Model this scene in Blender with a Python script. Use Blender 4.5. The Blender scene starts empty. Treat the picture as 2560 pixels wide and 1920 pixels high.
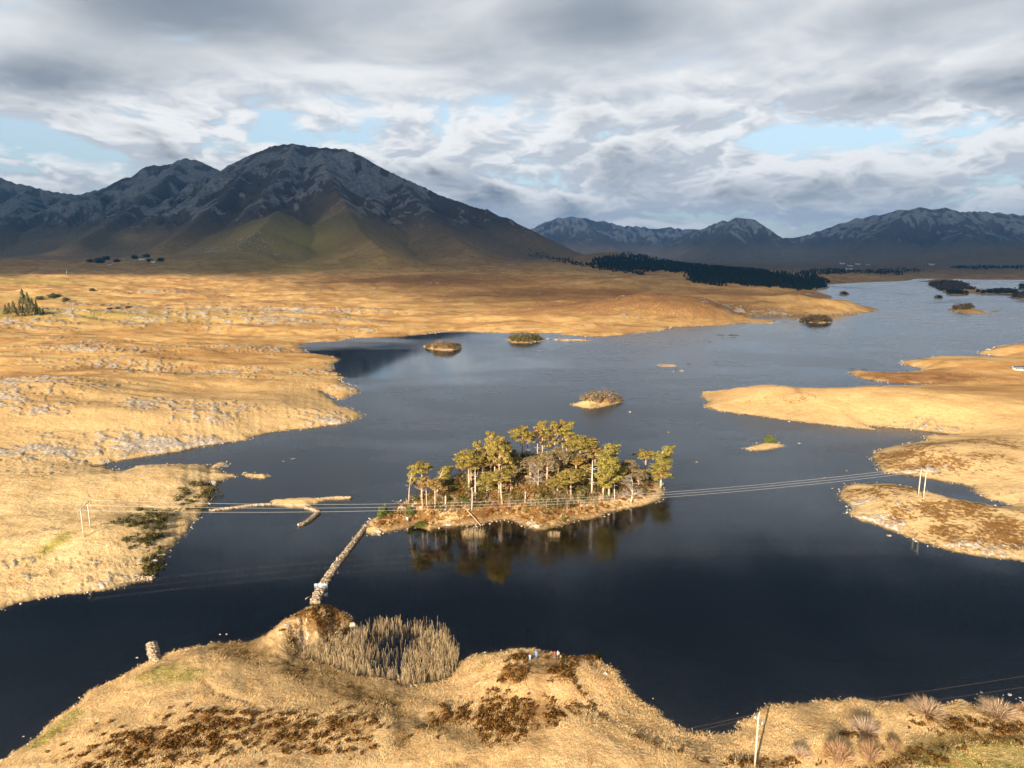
import bpy, math, random
import numpy as np
from mathutils import Vector, Matrix

R = math.radians
rng = np.random.default_rng(7)
random.seed(7)
scene = bpy.context.scene
COL = scene.collection

# ------------------------------------------------------------------ camera
CAM_H = 75.0
PITCH = R(10.7)
cam_data = bpy.data.cameras.new('camera')
cam_data.sensor_width = 36.0
cam_data.lens = 24.0
cam_data.clip_start = 0.5
cam_data.clip_end = 60000.0
cam = bpy.data.objects.new('camera', cam_data)
cam.location = (0, 0, CAM_H)
cam.rotation_euler = (math.pi / 2 - PITCH, 0, 0)
COL.objects.link(cam)
scene.camera = cam

# ------------------------------------------------------------------ exposure, light
scene.view_settings.view_transform = 'Standard'
scene.view_settings.look = 'None'
scene.view_settings.gamma = 1.0
scene.view_settings.use_curve_mapping = False
scene.view_settings.exposure = 1.35
scene.render.engine = 'CYCLES'
scene.cycles.use_denoising = True
scene.cycles.max_bounces = 7
scene.cycles.transparent_max_bounces = 12
scene.cycles.volume_bounces = 0
scene.cycles.use_adaptive_sampling = True
scene.cycles.adaptive_threshold = 0.02

SUN_EL = R(21.5)
SUN_AZ = Vector((-0.454, -0.891)).normalized()          # horizontal direction towards the sun
TO_SUN = Vector((SUN_AZ.x * math.cos(SUN_EL), SUN_AZ.y * math.cos(SUN_EL), math.sin(SUN_EL)))
sun_data = bpy.data.lights.new('sun', 'SUN')
sun_data.energy = 4.6
sun_data.angle = R(0.55)
sun_data.color = (1.0, 0.86, 0.66)
sun = bpy.data.objects.new('sun', sun_data)
sun.rotation_euler = TO_SUN.to_track_quat('Z', 'Y').to_euler()
sun.location = (-200, -400, 400)
COL.objects.link(sun)

# ------------------------------------------------------------------ node helpers
class NT:
    """small helper round a node tree"""
    def __init__(self, tree):
        self.t = tree
        self.n = tree.nodes
        self.l = tree.links
    def node(self, kind, **kw):
        nd = self.n.new(kind)
        for k, v in kw.items():
            setattr(nd, k, v)
        return nd
    def set(self, sock, v):
        if v is None:
            return
        if isinstance(v, bpy.types.NodeSocket):
            self.l.new(v, sock)
        else:
            if isinstance(v, (tuple, list)) and len(v) == 3 and sock.type == 'RGBA':
                v = (*v, 1.0)
            sock.default_value = v
    def math(self, op, a, b=None, c=None, clamp=False):
        nd = self.node('ShaderNodeMath', operation=op, use_clamp=clamp)
        for s, v in zip(nd.inputs, (a, b, c)):
            self.set(s, v)
        return nd.outputs[0]
    def vmath(self, op, a, b=None):
        nd = self.node('ShaderNodeVectorMath', operation=op)
        self.set(nd.inputs[0], a)
        if b is not None:
            self.set(nd.inputs[1], b)
        return nd.outputs['Value'] if op in ('LENGTH', 'DOT_PRODUCT', 'DISTANCE') else nd.outputs[0]
    def mix(self, f, a, b, mode='MIX'):
        nd = self.node('ShaderNodeMix', data_type='RGBA', blend_type=mode)
        self.set(nd.inputs[0], f)
        self.set(nd.inputs[6], a)
        self.set(nd.inputs[7], b)
        return nd.outputs[2]
    def noise(self, vec, scale, detail=4.0, rough=0.55, dist=0.0, color=False):
        nd = self.node('ShaderNodeTexNoise')
        self.set(nd.inputs['Vector'], vec)
        nd.inputs['Scale'].default_value = scale
        nd.inputs['Detail'].default_value = detail
        nd.inputs['Roughness'].default_value = rough
        nd.inputs['Distortion'].default_value = dist
        return nd.outputs['Color' if color else 'Fac']
    def ramp(self, f, lo, hi, a=0.0, b=1.0, smooth=True):
        nd = self.node('ShaderNodeMapRange')
        nd.interpolation_type = 'SMOOTHSTEP' if smooth else 'LINEAR'
        nd.clamp = True
        for i, v in enumerate((f, lo, hi, a, b)):
            self.set(nd.inputs[i], v)
        return nd.outputs[0]
    def scale(self, vec, s):
        nd = self.node('ShaderNodeVectorMath', operation='MULTIPLY')
        self.set(nd.inputs[0], vec)
        nd.inputs[1].default_value = s
        return nd.outputs[0]
    def sep(self, v):
        nd = self.node('ShaderNodeSeparateXYZ')
        self.set(nd.inputs[0], v)
        return nd.outputs
    def comb(self, x, y, z):
        nd = self.node('ShaderNodeCombineXYZ')
        for s, v in zip(nd.inputs, (x, y, z)):
            self.set(s, v)
        return nd.outputs[0]

def material(name):
    m = bpy.data.materials.new(name)
    m.use_nodes = True
    m.node_tree.nodes.clear()
    t = NT(m.node_tree)
    out = t.node('ShaderNodeOutputMaterial')
    return m, t, out

# ------------------------------------------------------------------ survey of the photograph
F = 24.0 / 36.0 * 2560.0
CP, SP = math.cos(PITCH), math.sin(PITCH)
ZONES = dict(A=(0, 1100, 3.456), B=(640, 1400, 3.456), C=(600, 1200, 5.53), D=(1280, 1560, 4.608),
             E=(1760, 1600, 2.765), F=(2060, 1060, 4.424), G=(0, 600, 3.456), H=(1880, 640, 3.2529),
             P=(880, 1020, 5.027), Q=(1280, 1020, 5.027), J=(1280, 600, 3.456), K=(640, 760, 3.456),
             L=(0, 1560, 3.456), V=(0, 0, 0.864), I=(880, 1000, 2.5136), N=(1280, 960, 1.728),
             S=(0, 0, 1.0), T=(0, 640, 4.608), W=(2080, 680, 4.608))
def px(z, x, y):
    x0, y0, s = ZONES[z]
    return x0 + x / s, y0 + y / s
def ray(sx, sy):
    u, v = (sx - 1280.0) / F, (960.0 - sy) / F
    return np.array((u, CP + v * SP, -SP + v * CP))
def gnd(z, x, y, h=0.0):
    """the point of the sheet at height h seen at (x, y) of survey zone z"""
    d = ray(*px(z, x, y))
    k = (h - CAM_H) / min(d[2], -1e-4)
    return d[0] * k, d[1] * k
def far_point(z, x, y, D):
    """the point D metres away over the ground, seen at (x, y) of survey zone z"""
    d = ray(*px(z, x, y))
    k = D / math.hypot(d[0], d[1])
    return d[0] * k, d[1] * k, CAM_H + d[2] * k
def line(z, s, h=0.0):
    v = [float(q) for q in s.replace(',', ' ').split()]
    return [gnd(z, v[i], v[i + 1], h) for i in range(0, len(v), 2)]

# ------------------------------------------------------------------ sky
SKY_STRENGTH = 0.10
world = bpy.data.worlds.new('World')
scene.world = world
world.use_nodes = True
w = NT(world.node_tree)
w.n.clear()
wout = w.node('ShaderNodeOutputWorld')
bg = w.node('ShaderNodeBackground')
w.l.new(bg.outputs[0], wout.inputs[0])
bg.inputs[1].default_value = SKY_STRENGTH
sky = w.node('ShaderNodeTexSky', sky_type='NISHITA')
sky.sun_disc = False
sky.sun_elevation = SUN_EL
sky.sun_rotation = math.atan2(SUN_AZ.x, SUN_AZ.y) % (2 * math.pi)
sky.altitude = 60
sky.air_density = 1.0
sky.dust_density = 1.2
sky.ozone_density = 1.0
gen = w.node('ShaderNodeTexCoord').outputs['Generated']
sx_, sy_, sz_ = w.sep(gen)
zc = w.math('MAXIMUM', sz_, 0.0)
az = w.math('MULTIPLY', w.math('ARCTAN2', sx_, sy_), 57.29578)           # degrees right of the lake's axis
el = w.math('MULTIPLY', w.math('ARCSINE', sz_), 57.29578)
# cloud sheet: a flat deck seen in perspective
den = w.math('ADD', zc, 0.17)
pl = w.comb(w.math('DIVIDE', sx_, den), w.math('DIVIDE', sy_, den), 0.0)
warp = w.noise(w.scale(pl, (0.7, 0.9, 1)), 1.3, 3, 0.5, color=True)
plw = w.vmath('ADD', pl, w.scale(w.vmath('SUBTRACT', warp, (0.5, 0.5, 0.5)), (0.55, 0.55, 0)))
n1 = w.noise(plw, 0.80, 6, 0.50)
n1b = w.noise(w.vmath('ADD', plw, (-0.03, -0.10, 0)), 0.80, 6, 0.50)
# banks of cumulus standing low over the mountains
lo = w.comb(w.math('MULTIPLY', az, 0.070), w.math('MULTIPLY', el, 0.165), 3.1)
low = w.vmath('ADD', lo, w.scale(w.vmath('SUBTRACT', w.noise(lo, 2.0, 3, 0.5, color=True), (0.5, 0.5, 0.5)), (0.45, 0.3, 0)))
n2 = w.noise(low, 1.2, 6, 0.52)
n2b = w.noise(w.vmath('ADD', low, (-0.03, 0.13, 0.0)), 1.2, 6, 0.52)
def billow(vec, scale, octs=4):
    s, amp, tot = None, 1.0, 0.0
    for o in range(octs):
        q = w.noise(w.vmath('ADD', vec, (3.7 * o, 1.9 * o, 0.6 * o)), scale * 2.1 ** o, 0.0, 0.5)
        q = w.math('MULTIPLY', w.math('ABSOLUTE', w.math('SUBTRACT', q, 0.5)), 4.0 * amp)
        s = q if s is None else w.math('ADD', s, q)
        tot += amp
        amp *= 0.55
    return w.math('MULTIPLY', s, 1.0 / tot)
def puff(base, vec, scale, k):
    return w.math('ADD', base, w.math('MULTIPLY', w.math('SUBTRACT', billow(vec, scale), 0.42), k))
n1 = puff(n1, plw, 1.5, 0.11)
n1b = puff(n1b, w.vmath('ADD', plw, (-0.03, -0.10, 0)), 1.5, 0.11)
n2 = puff(n2, low, 2.0, 0.36)
n2b = puff(n2b, w.vmath('ADD', low, (-0.03, 0.13, 0.0)), 2.0, 0.36)
hi_band = w.ramp(el, 8.0, 15.0)
def mixf(f, a, b):
    return w.math('ADD', w.math('MULTIPLY', a, w.math('SUBTRACT', 1.0, f)), w.math('MULTIPLY', b, f))
cov = mixf(hi_band, n2, n1)
covb = mixf(hi_band, n2b, n1b)
def blob(a0, e0, ra, re):
    u = w.math('DIVIDE', w.math('SUBTRACT', az, a0), ra)
    v = w.math('DIVIDE', w.math('SUBTRACT', el, e0), re)
    r2 = w.math('ADD', w.math('MULTIPLY', u, u), w.math('MULTIPLY', v, v))
    return w.math('EXPONENT', w.math('MULTIPLY', r2, -1.0))
def total(lst):
    s = None
    for amp, args in lst:
        q = w.math('MULTIPLY', blob(*args), amp)
        s = q if s is None else w.math('ADD', s, q)
    return s
gaps = total([(0.20, (-34, 6.6, 8, 1.7)), (0.15, (-24, 8.0, 6, 1.0)), (0.08, (-10, 10, 3, 0.8)), (0.12, (7, 9.1, 6.5, 0.75)),
              (-0.20, (35, 14.5, 8, 4.0)), (-0.06, (0, 17, 30, 3.5)), (0.11, (11, 7.8, 2.5, 0.9)), (0.15, (23, 8.3, 8, 0.8)), (0.08, (-18.5, 9.2, 3, 0.9))])
mass = total([(0.34, (-24, 16.2, 13, 2.8)), (0.30, (-34, 11.4, 8, 2.0)), (0.16, (9, 16.5, 7, 2.2)), (0.14, (27, 15.8, 6, 1.6)),
              (0.10, (-4, 6.0, 7, 1.5)), (0.10, (22, 5.0, 9, 1.2)), (0.08, (33, 10.5, 7, 1.5))])
light = total([(0.10, (-12, 12.0, 9, 1.8)), (0.12, (30, 8.6, 6, 1.3)), (0.09, (22, 6.6, 7, 1.1)), (0.10, (17, 2.6, 6, 1.0)), (0.06, (-28, 10.0, 6, 1.0)),
               (0.08, (-4, 8.0, 5, 0.8))])
thick = w.math('ADD', w.math('SUBTRACT', cov, gaps), mass)
thick = w.math('SUBTRACT', thick, w.math('MULTIPLY', light, 0.8))
edge = w.math('SUBTRACT', w.math('SUBTRACT', cov, gaps), 0.0)
cover = w.ramp(edge, 0.30, 0.43)
lit = w.ramp(w.math('ADD', w.math('SUBTRACT', cov, covb), w.math('MULTIPLY', light, 0.55)), -0.08, 0.10)
over = w.ramp(el, 13.0, 27.0, 0.0, 0.18)
body = w.ramp(w.math('ADD', thick, over), 0.47, 0.90)
def ccol(r_, g_, b_):
    return (r_ / SKY_STRENGTH, g_ / SKY_STRENGTH, b_ / SKY_STRENGTH)
lowk = w.ramp(el, 3.0, 14.0, 1.16, 1.0)
pale = w.mix(1.0, w.mix(lit, ccol(0.268, 0.284, 0.308), ccol(0.440, 0.442, 0.440)), w.comb(lowk, lowk, lowk), 'MULTIPLY')
cloud = w.mix(body, pale, ccol(0.105, 0.123, 0.148))
blue = w.mix(0.60, sky.outputs[0], ccol(0.275, 0.345, 0.39))
col = w.mix(cover, blue, cloud)
haze_low = w.ramp(el, -1.0, 4.0, 0.5, 0.0)
col = w.mix(haze_low, col, ccol(0.40, 0.405, 0.405))
w.set(bg.inputs[0], col)

# ------------------------------------------------------------------ noise on arrays
PERM = np.random.default_rng(11).permutation(256)
PERM = np.concatenate([PERM, PERM, PERM])
GRAD = np.array([(math.cos(a), math.sin(a)) for a in np.linspace(0, 2 * math.pi, 17)[:-1]], dtype=np.float32)
def perlin(x, y, seed=0):
    x = np.asarray(x, dtype=np.float64) + seed * 17.31
    y = np.asarray(y, dtype=np.float64) + seed * 9.77
    xi = np.floor(x).astype(np.int64)
    yi = np.floor(y).astype(np.int64)
    xf = (x - xi).astype(np.float32)
    yf = (y - yi).astype(np.float32)
    xi &= 255
    yi &= 255
    u = xf * xf * xf * (xf * (xf * 6 - 15) + 10)
    v = yf * yf * yf * (yf * (yf * 6 - 15) + 10)
    def g(ix, iy, fx, fy):
        h = PERM[PERM[ix & 255] + (iy & 255)] & 15
        return GRAD[h, 0] * fx + GRAD[h, 1] * fy
    a = g(xi, yi, xf, yf)
    b = g(xi + 1, yi, xf - 1, yf)
    c = g(xi, yi + 1, xf, yf - 1)
    d = g(xi + 1, yi + 1, xf - 1, yf - 1)
    ab = a + u * (b - a)
    cd = c + u * (d - c)
    return (ab + v * (cd - ab)) * 1.5
def fbm(x, y, octaves=4, seed=0, gain=0.5, lac=2.03):
    s, amp = 0.0, 1.0
    for o in range(octaves):
        s = s + amp * perlin(x, y, seed + o * 3)
        x = np.asarray(x) * lac
        y = np.asarray(y) * lac
        amp *= gain
    return s
def ridged(x, y, octaves=4, seed=0, gain=0.5):
    s, amp, tot = 0.0, 1.0, 0.0
    for o in range(octaves):
        s = s + amp * (1 - np.abs(perlin(x, y, seed + o * 3)) * 1.6)
        tot += amp
        x = np.asarray(x) * 2.07
        y = np.asarray(y) * 2.07
        amp *= gain
    return s / tot
def sstep(a, b, x):
    t = np.clip((np.asarray(x, dtype=np.float32) - a) / (b - a), 0, 1)
    return t * t * (3 - 2 * t)

# ------------------------------------------------------------------ shorelines, as points of the water sheet
main = []
main += line('H', '5200,206 3400,200 2212,192 1900,193 1740,190 1690,186 1500,184 1400,184 1312,185 1300,196 1180,205 1000,211 850,217 700,226 625,230 '
                  '600,240 632,258 600,268 510,283 560,300 640,325 645,343 600,348 500,349 330,350 250,342 100,338 -60,345 -20,352 60,372 '
                  '20,392 100,402 230,402 270,402 350,388 480,376 620,377 760,390 900,408 960,416 1040,440 960,458 860,470 640,478 360,479 140,488 0,491')
main += line('J', '2040,662 2046,690 2212,700')
main += line('H', '100,525 150,522 195,535 165,547 100,548 0,546')
main += line('J', '2130,714 2000,718 1800,738 1600,744 1370,752 1350,770 1230,794 1080,803 950,823 800,833 630,832 440,818 420,804 200,806 0,805')
main += line('K', '2070,247 1900,241 1800,236 1640,238 1480,256 1290,276 1010,291 860,292 690,322 470,332 390,352 360,380 420,402 430,430 560,437 640,452 730,487 '
                  '640,522 660,560 650,597 740,607 660,622 790,632 700,655 740,672 830,712 910,747 800,802 740,830 560,752 690,862 720,890 820,900 880,932 925,967 870,1002 760,1037 '
                  '640,1047 560,1062 320,1087 100,1112 0,1140')
main += line('A', '2120,2 1900,32 1700,62 1600,92 1450,112 1270,142 1100,172 1000,187 900,212 810,222 880,232 950,242 1010,262 1060,268 1120,252 1190,225 1280,215 1400,212 '
                  '1600,210 1700,208 1800,222 1830,228 1900,192 2000,206 1900,237 1830,243 1940,270 1920,287 2040,292 2050,312 1910,352 1860,402 1820,482 1800,560 1750,602 1730,642 '
                  '1700,702 1620,782 1560,842 1480,932 1450,972 1380,1052 1330,1112 1280,1152 1250,1172 1330,1197 1170,1232 1060,1262 960,1287 900,1302 700,1322 530,1337 330,1372 '
                  '130,1417 0,1467 -500,1600 -1500,1760')
main += [(-600, 120), (-9000, 300), (-14000, 9000), (-9000, 14000), (9000, 14000), (16000, 6000)]
fore = line('L', '-500,1500 0,1200 130,1110 350,950 480,820 640,720 780,590 1000,480 1200,370 1290,325 1390,290 1480,250 1640,220 1840,170 2200,150')
fore += line('B', '200,585 320,515 370,462 450,425 500,440 560,460 680,480 790,500 860,540 800,572 720,612 620,682 570,722 440,745 375,790 370,830 480,880 620,910 700,950 830,1000 '
                  '1000,1020 1180,1040 1330,1110 1480,1080 1650,1040 1730,950 1760,880 1880,825 2050,815 2212,792')
fore += line('D', '0,320 100,335 180,365 260,420 420,470 640,500 860,505 990,520 1060,560 1110,600 1270,680 1300,760 1440,880 1550,950 1700,1030 1770,1100 1850,1165 2040,1245 2150,1262')
fore += line('E', '30,655 180,650 260,612 200,597 290,562 345,535 390,490 430,457 560,450 700,440 840,430 940,420 1000,406 1130,430 1300,442 1420,452 1680,455 1750,422 1820,440 '
                  '1900,478 2060,470 2212,455 2600,420 3600,330')
fore += [(400, 120), (600, 40), (500, -400), (-500, -400), (-400, 20)]
right = line('H', '3200,640 2500,690 2212,712 2000,737 1890,775 1850,777 1850,792 1950,812 2060,826 1960,826 1800,822 1500,818 1440,830 1300,850 1240,852 1235,885 1330,901 1380,921 '
                  '1400,930 1300,945 1150,952 960,948 850,930 790,945 820,975 900,1000 1000,1017 1150,1032 1300,1042 1450,1036 1480,1043 1300,1054 1100,1058 900,1060')
right += line('V', '1800,846 1740,846 1700,848 1640,845 1600,846 1570,848 1518,846 1516,856 1532,868 1520,878 1560,889 1640,899 1720,911 1800,919 1860,926 1900,931')
right += line('F', '480,22 700,38 900,55 1200,88 1420,122 1400,130 1200,128 1100,132 1150,182 1000,212 880,225 650,268 540,318 505,360 540,400 590,440 600,490 640,530 720,547 900,562 '
                   '1100,592 1300,632 1500,662 1620,692 1650,742 1750,802 1850,842 2000,872 2070,902 2065,918 1900,912 1700,880 1500,850 1380,815 1280,785 1100,735 1000,712 900,685 '
                   '680,660 560,660 470,668 330,660 220,692 165,762 165,802 210,852 280,892 310,942 260,987 330,1032 400,1072 500,1092 600,1127 700,1162 800,1202 950,1262 1100,1312 '
                   '1230,1357 1400,1402 1600,1442 1800,1472 2000,1492 2150,1502 2212,1512 2800,1640')
right += [(520, 190), (3000, 150), (3000, 420)]
pines_isle = line('I', '60,800 80,832 125,850 260,825 390,792 480,822 560,802 680,792 820,782 900,762 1000,757 1060,787 1120,807 1190,822 1270,802 1330,787 1420,757 1570,737 1600,712 '
                       '1750,682 1900,645 1940,620 1960,570 1930,520 1820,470 1600,430 1350,410 1100,425 900,465 700,520 550,580 400,640 300,675 200,705 140,745')
mud = line('C', '0,380 250,358 430,348 540,362 620,382 800,388 930,402 1040,432 1065,452 990,500 900,560 800,605 800,637 850,622 1000,542 1090,472 1130,442 1130,415 1040,375 1000,345 1100,302 1200,282 1400,272 1540,257 1520,227 '
                '1200,236 1070,252 900,242 700,252 480,272 410,292 420,315 200,332 0,357')
isles = dict(
    middle=line('J', '500,1425 600,1450 680,1457 760,1447 860,1427 930,1412 965,1390 940,1380 800,1388 650,1396 560,1405'),
    pale=line('N', '1008,286 1060,291 1120,281 1178,270 1160,260 1090,256 1030,268'),
    round_=line('K', '1450,372 1500,388 1600,402 1700,401 1785,382 1775,365 1700,355 1560,352 1470,358'),
    scrub=line('S', '1262,848 1280,857 1320,858 1355,851 1362,846 1330,843 1290,843'),
    dark=line('H', '373,521 430,536 500,546 600,546 648,536 640,522 560,518 450,518'),
    gold=line('H', '1600,432 1620,447 1700,461 1780,471 1870,472 1980,472 1890,463 1885,450 1800,436 1700,428'),
    goldlet=line('H', '1945,452 1980,457 2022,446 1980,440'),
    black=line('H', '688,313 760,319 792,315 740,311'),
    crag=line('H', '1478,346 1545,347 1548,340 1490,340'),
    spit=line('S', '1358,848 1400,850.5 1440,852 1470,853 1474,850 1440,849 1400,847.5'),
    reef=line('C', '2110,290 2212,300 2212,310 2212,335 2150,310'),
    farpoint=line('H', '1358,208 1440,212 1432,238 1500,257 1568,300 1600,316 1690,320 1780,302 1840,306 1890,312 2000,306 2165,316 2170,300 2000,290 1850,276 1800,267 1750,243 1700,237 1742,217 1680,202 1500,203 1430,203'),
    farright=line('H', '2080,336 2150,346 2212,356 2500,368 3400,420 3400,285 2400,280 2240,290 2160,318'),
    reed_reef=line('A', '2095,295 2120,312 2190,335 2290,332 2330,305 2280,296 2200,292'),
)
POLYS = [(np.array(p, dtype=np.float64), cap) for p, cap in
         [(main, 900.0), (fore, 500.0), (right, 500.0), (pines_isle, 120.0), (mud, 30.0)] + [(v, 60.0) for v in isles.values()]]
def land_distance(X, Y):
    """signed distance to the shore, positive on land"""
    X = np.asarray(X, dtype=np.float64)
    Y = np.asarray(Y, dtype=np.float64)
    out = np.full(X.shape, -400.0, dtype=np.float32)
    for poly, cap in POLYS:
        lo, hi = poly.min(0) - cap, poly.max(0) + cap
        sel = np.nonzero((X > lo[0]) & (X < hi[0]) & (Y > lo[1]) & (Y < hi[1]))[0]
        if len(sel) == 0:
            continue
        x = X[sel].astype(np.float32)
        y = Y[sel].astype(np.float32)
        best = np.full(x.shape, 1e12, dtype=np.float32)
        inside = np.zeros(x.shape, dtype=bool)
        n = len(poly)
        for i in range(n):
            ax, ay = poly[i].astype(np.float32)
            bx, by = poly[(i + 1) % n].astype(np.float32)
            ex, ey = bx - ax, by - ay
            dx, dy = x - ax, y - ay
            t = np.clip((dx * ex + dy * ey) / (ex * ex + ey * ey + 1e-9), 0, 1)
            qx, qy = dx - t * ex, dy - t * ey
            np.minimum(best, qx * qx + qy * qy, out=best)
            if ay != by:
                cr = (ay > y) != (by > y)
                inside ^= cr & (dx < ex * dy / ey)
        d = np.sqrt(best)
        d = np.where(inside, d, -d)
        out[sel] = np.maximum(out[sel], d)
    return out

# ------------------------------------------------------------------ hills: (zone, x, y, guessed height, across, along, turn, rise, sharpness)
HILLS = []
def hill(z, x, y, rx, ry, turn, rise, power=1.0, h0=None, foot=None):
    cx, cy = gnd(z, x, y, rise if h0 is None else h0)
    HILLS.append((cx, cy, rx, ry, R(turn), rise, power, foot or 0.8 * min(rx, ry)))
hill('B', 540, 560, 10.0, 5.6, 38, 4.2, 1.25, 2.5, 3.6)          # rocky knoll at the head of the causeway
hill('D', 640, 430, 15, 10, 15, 3.0, 2.0, 4, 2.2)                # headland where people stand
hill('D', 700, 1000, 26, 22, 0, 1.6, 1.0, 5)
hill('A', 820, 800, 17, 13, 15, 3.2, 1.0, 3)                # rise under the twin poles
hill('A', 1400, 330, 40, 16, 8, 2.0, 1.0, 2)
hill('I', 1150, 510, 46, 23, 12, 9.5, 1.0, 6, 22)               # wooded island
hill('I', 560, 660, 18, 14, 20, 2.2, 1.0, 3)
hill('F', 1050, 850, 42, 17, -18, 2.6, 1.0, 2)
hill('F', 1400, 330, 60, 26, -12, 3.2, 1.0, 2)
hill('N', 1650, 70, 60, 38, -4, 7.0, 1.0, 5)
hill('V', 1625, 840, 26, 26, 0, 4.2, 1.0, 4)
hill('H', 600, 420, 130, 45, -6, 9.0, 1.0, 5)               # golden spit
hill('J', 1500, 590, 130, 75, 5, 15, 1.0, 12)               # rocky moor hummocks
hill('J', 1880, 530, 105, 70, -8, 13, 1.0, 10)
hill('J', 1130, 600, 90, 55, 0, 9, 1.0, 8)
hill('J', 1050, 410, 160, 110, 0, 13, 1.0, 12)
hill('G', 1500, 1500, 60, 36, 12, 5, 1.0, 4)
hill('G', 150, 1450, 45, 50, 0, 7, 1.0, 5)
hill('G', 900, 1290, 90, 30, 8, 3.5, 1.0, 3)
hill('G', 700, 980, 110, 42, 3, 4.5, 1.0, 4)
hill('G', 1900, 700, 160, 60, 2, 7, 1.0, 6)
hill('G', 1900, 330, 300, 120, 10, 14, 1.0, 12)
hill('H', 1700, 890, 55, 24, 0, 2.5, 1.0, 2)
hill('H', 2150, 750, 40, 25, 0, 4.0, 1.0, 3)
hill('K', 1610, 372, 17, 9, 0, 2.6, 1.0, 1)
hill('S', 1312, 850, 15, 9, 0, 2.4, 1.0, 1)
hill('H', 510, 530, 26, 14, 0, 3.2, 1.0, 1)
hill('J', 750, 1390, 16, 9, 8, 2.0, 1.0, 1)
hill('H', 1700, 440, 22, 10, 0, 3.0, 1.0, 1)
hill('H', 1700, 215, 160, 90, 0, 9.0, 1.0, 4)
hill('H', 900, 190, 260, 110, 0, 14.0, 1.0, 8)

# ------------------------------------------------------------------ mountain ridges: (x, y in zone V, metres away); slope of the flanks
def ridge(s):
    v = [float(q) for q in s.replace(',', ' ').split()]
    return [far_point('V', v[i], v[i + 1], v[i + 2]) for i in range(0, len(v), 3)]
RIDGES = [
    (ridge('-260,360,5600 -100,372,5600 0,383,5500 60,400,5400 120,412,5300 165,420,5200'), 0.62),
    (ridge('165,422,5200 220,405,5100 270,378,5000 320,355,4950 370,352,4900 400,341,4850 430,346,4800 475,374,4700'), 0.62),
    (ridge('475,374,4500 500,355,4350 560,325,4150 575,316,4100 600,308,4050 640,306,4000 690,312,3950 735,318,3900 770,331,3850 820,359,3800 870,383,3700'), 0.66),
    (ridge('870,383,3700 920,406,3600 960,424,3500 1010,439,3400 1060,453,3300 1100,471,3200 1150,502,3050 1200,537,2900 1250,557,2750'), 0.52),
    (ridge('690,313,3950 700,345,3600 712,380,3250 735,420,2900 760,465,2550 785,505,2250 830,545,2000'), 0.60),
    (ridge('640,307,4000 620,345,3650 590,395,3300 560,440,3000'), 0.62),
    (ridge('575,317,4100 520,380,3650 480,430,3300 420,480,2950 350,530,2650'), 0.60),
    (ridge('400,342,4850 340,400,4300 270,460,3800 170,520,3300'), 0.58),
    (ridge('860,380,3700 900,430,3200 960,490,2700 1010,540,2300'), 0.50),
    (ridge('60,402,5400 40,450,4800 -40,500,4300'), 0.55),
    (ridge('600,455,2750 560,495,2450 520,530,2250'), 0.42),
    # the far range
    (ridge('1090,525,8500 1150,495,8500 1180,478,8400 1210,468,8300 1250,467,8200 1300,475,8300 1340,486,8500 1400,489,8800 1440,488,8800 1480,494,8600 1520,493,8200'), 0.55),
    (ridge('1480,506,7600 1520,493,7300 1550,478,7100 1590,469,7000 1630,474,7000 1655,490,6950 1680,505,6950 1700,513,7000'), 0.75),
    (ridge('1700,513,7300 1740,508,7300 1800,486,7100 1850,471,7000 1900,461,6900 1950,451,6850 1985,445,6800 2040,446,6850 2080,456,7000 2130,456,7300 2212,463,7500 2420,470,7600'), 0.52),
    (ridge('1590,470,7000 1570,505,6300 1530,545,5600'), 0.55),
    (ridge('1250,468,8200 1290,505,7400 1330,535,6700'), 0.50),
    (ridge('1400,490,8800 1420,520,7800'), 0.50),
    (ridge('1985,446,6800 1910,495,6100 1850,535,5500'), 0.45),
    (ridge('2080,457,7000 2090,505,6000 2050,540,5300'), 0.45),
    # the lower hills before it
    (ridge('1840,574,4700 1900,566,4650 1980,557,4600 2100,543,4600 2212,528,4600 2450,505,4600'), 0.20),
    (ridge('1240,559,2700 1290,548,2520 1330,545,2450 1380,552,2400 1430,564,2330'), 0.26),
    (ridge('1400,566,2150 1500,578,2000 1600,590,1880 1700,602,1780 1770,611,1720'), 0.12),
]
def mountains(X, Y):
    h = np.full(X.shape, -1e4, dtype=np.float32)
    dr = np.full(X.shape, 1e4, dtype=np.float32)
    x0, y0 = X.astype(np.float32), Y.astype(np.float32)
    wx = x0 + fbm(x0 / 420, y0 / 420, 3, 41) * 70
    wy = y0 + fbm(x0 / 420, y0 / 420, 3, 57) * 70
    far = sstep(2500, 4000, y0)
    for pts, slope in RIDGES:
        for (ax, ay, az_), (bx, by, bz) in zip(pts[:-1], pts[1:]):
            ex, ey = bx - ax, by - ay
            # unwarped near the crest so the skyline keeps its shape
            t0 = np.clip(((x0 - ax) * ex + (y0 - ay) * ey) / (ex * ex + ey * ey), 0, 1)
            d0 = np.hypot(x0 - ax - t0 * ex, y0 - ay - t0 * ey)
            k = np.clip(d0 / 350, 0, 1)
            px_, py_ = x0 + (wx - x0) * k, y0 + (wy - y0) * k
            t = np.clip(((px_ - ax) * ex + (py_ - ay) * ey) / (ex * ex + ey * ey), 0, 1)
            d = np.hypot(px_ - ax - t * ex, py_ - ay - t * ey)
            z = az_ + t * (bz - az_) - slope * d * (1 - 0.22 * d / (d + 900))
            h = np.maximum(h, z)
            np.minimum(dr, d0, out=dr)
    return h, dr

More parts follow.
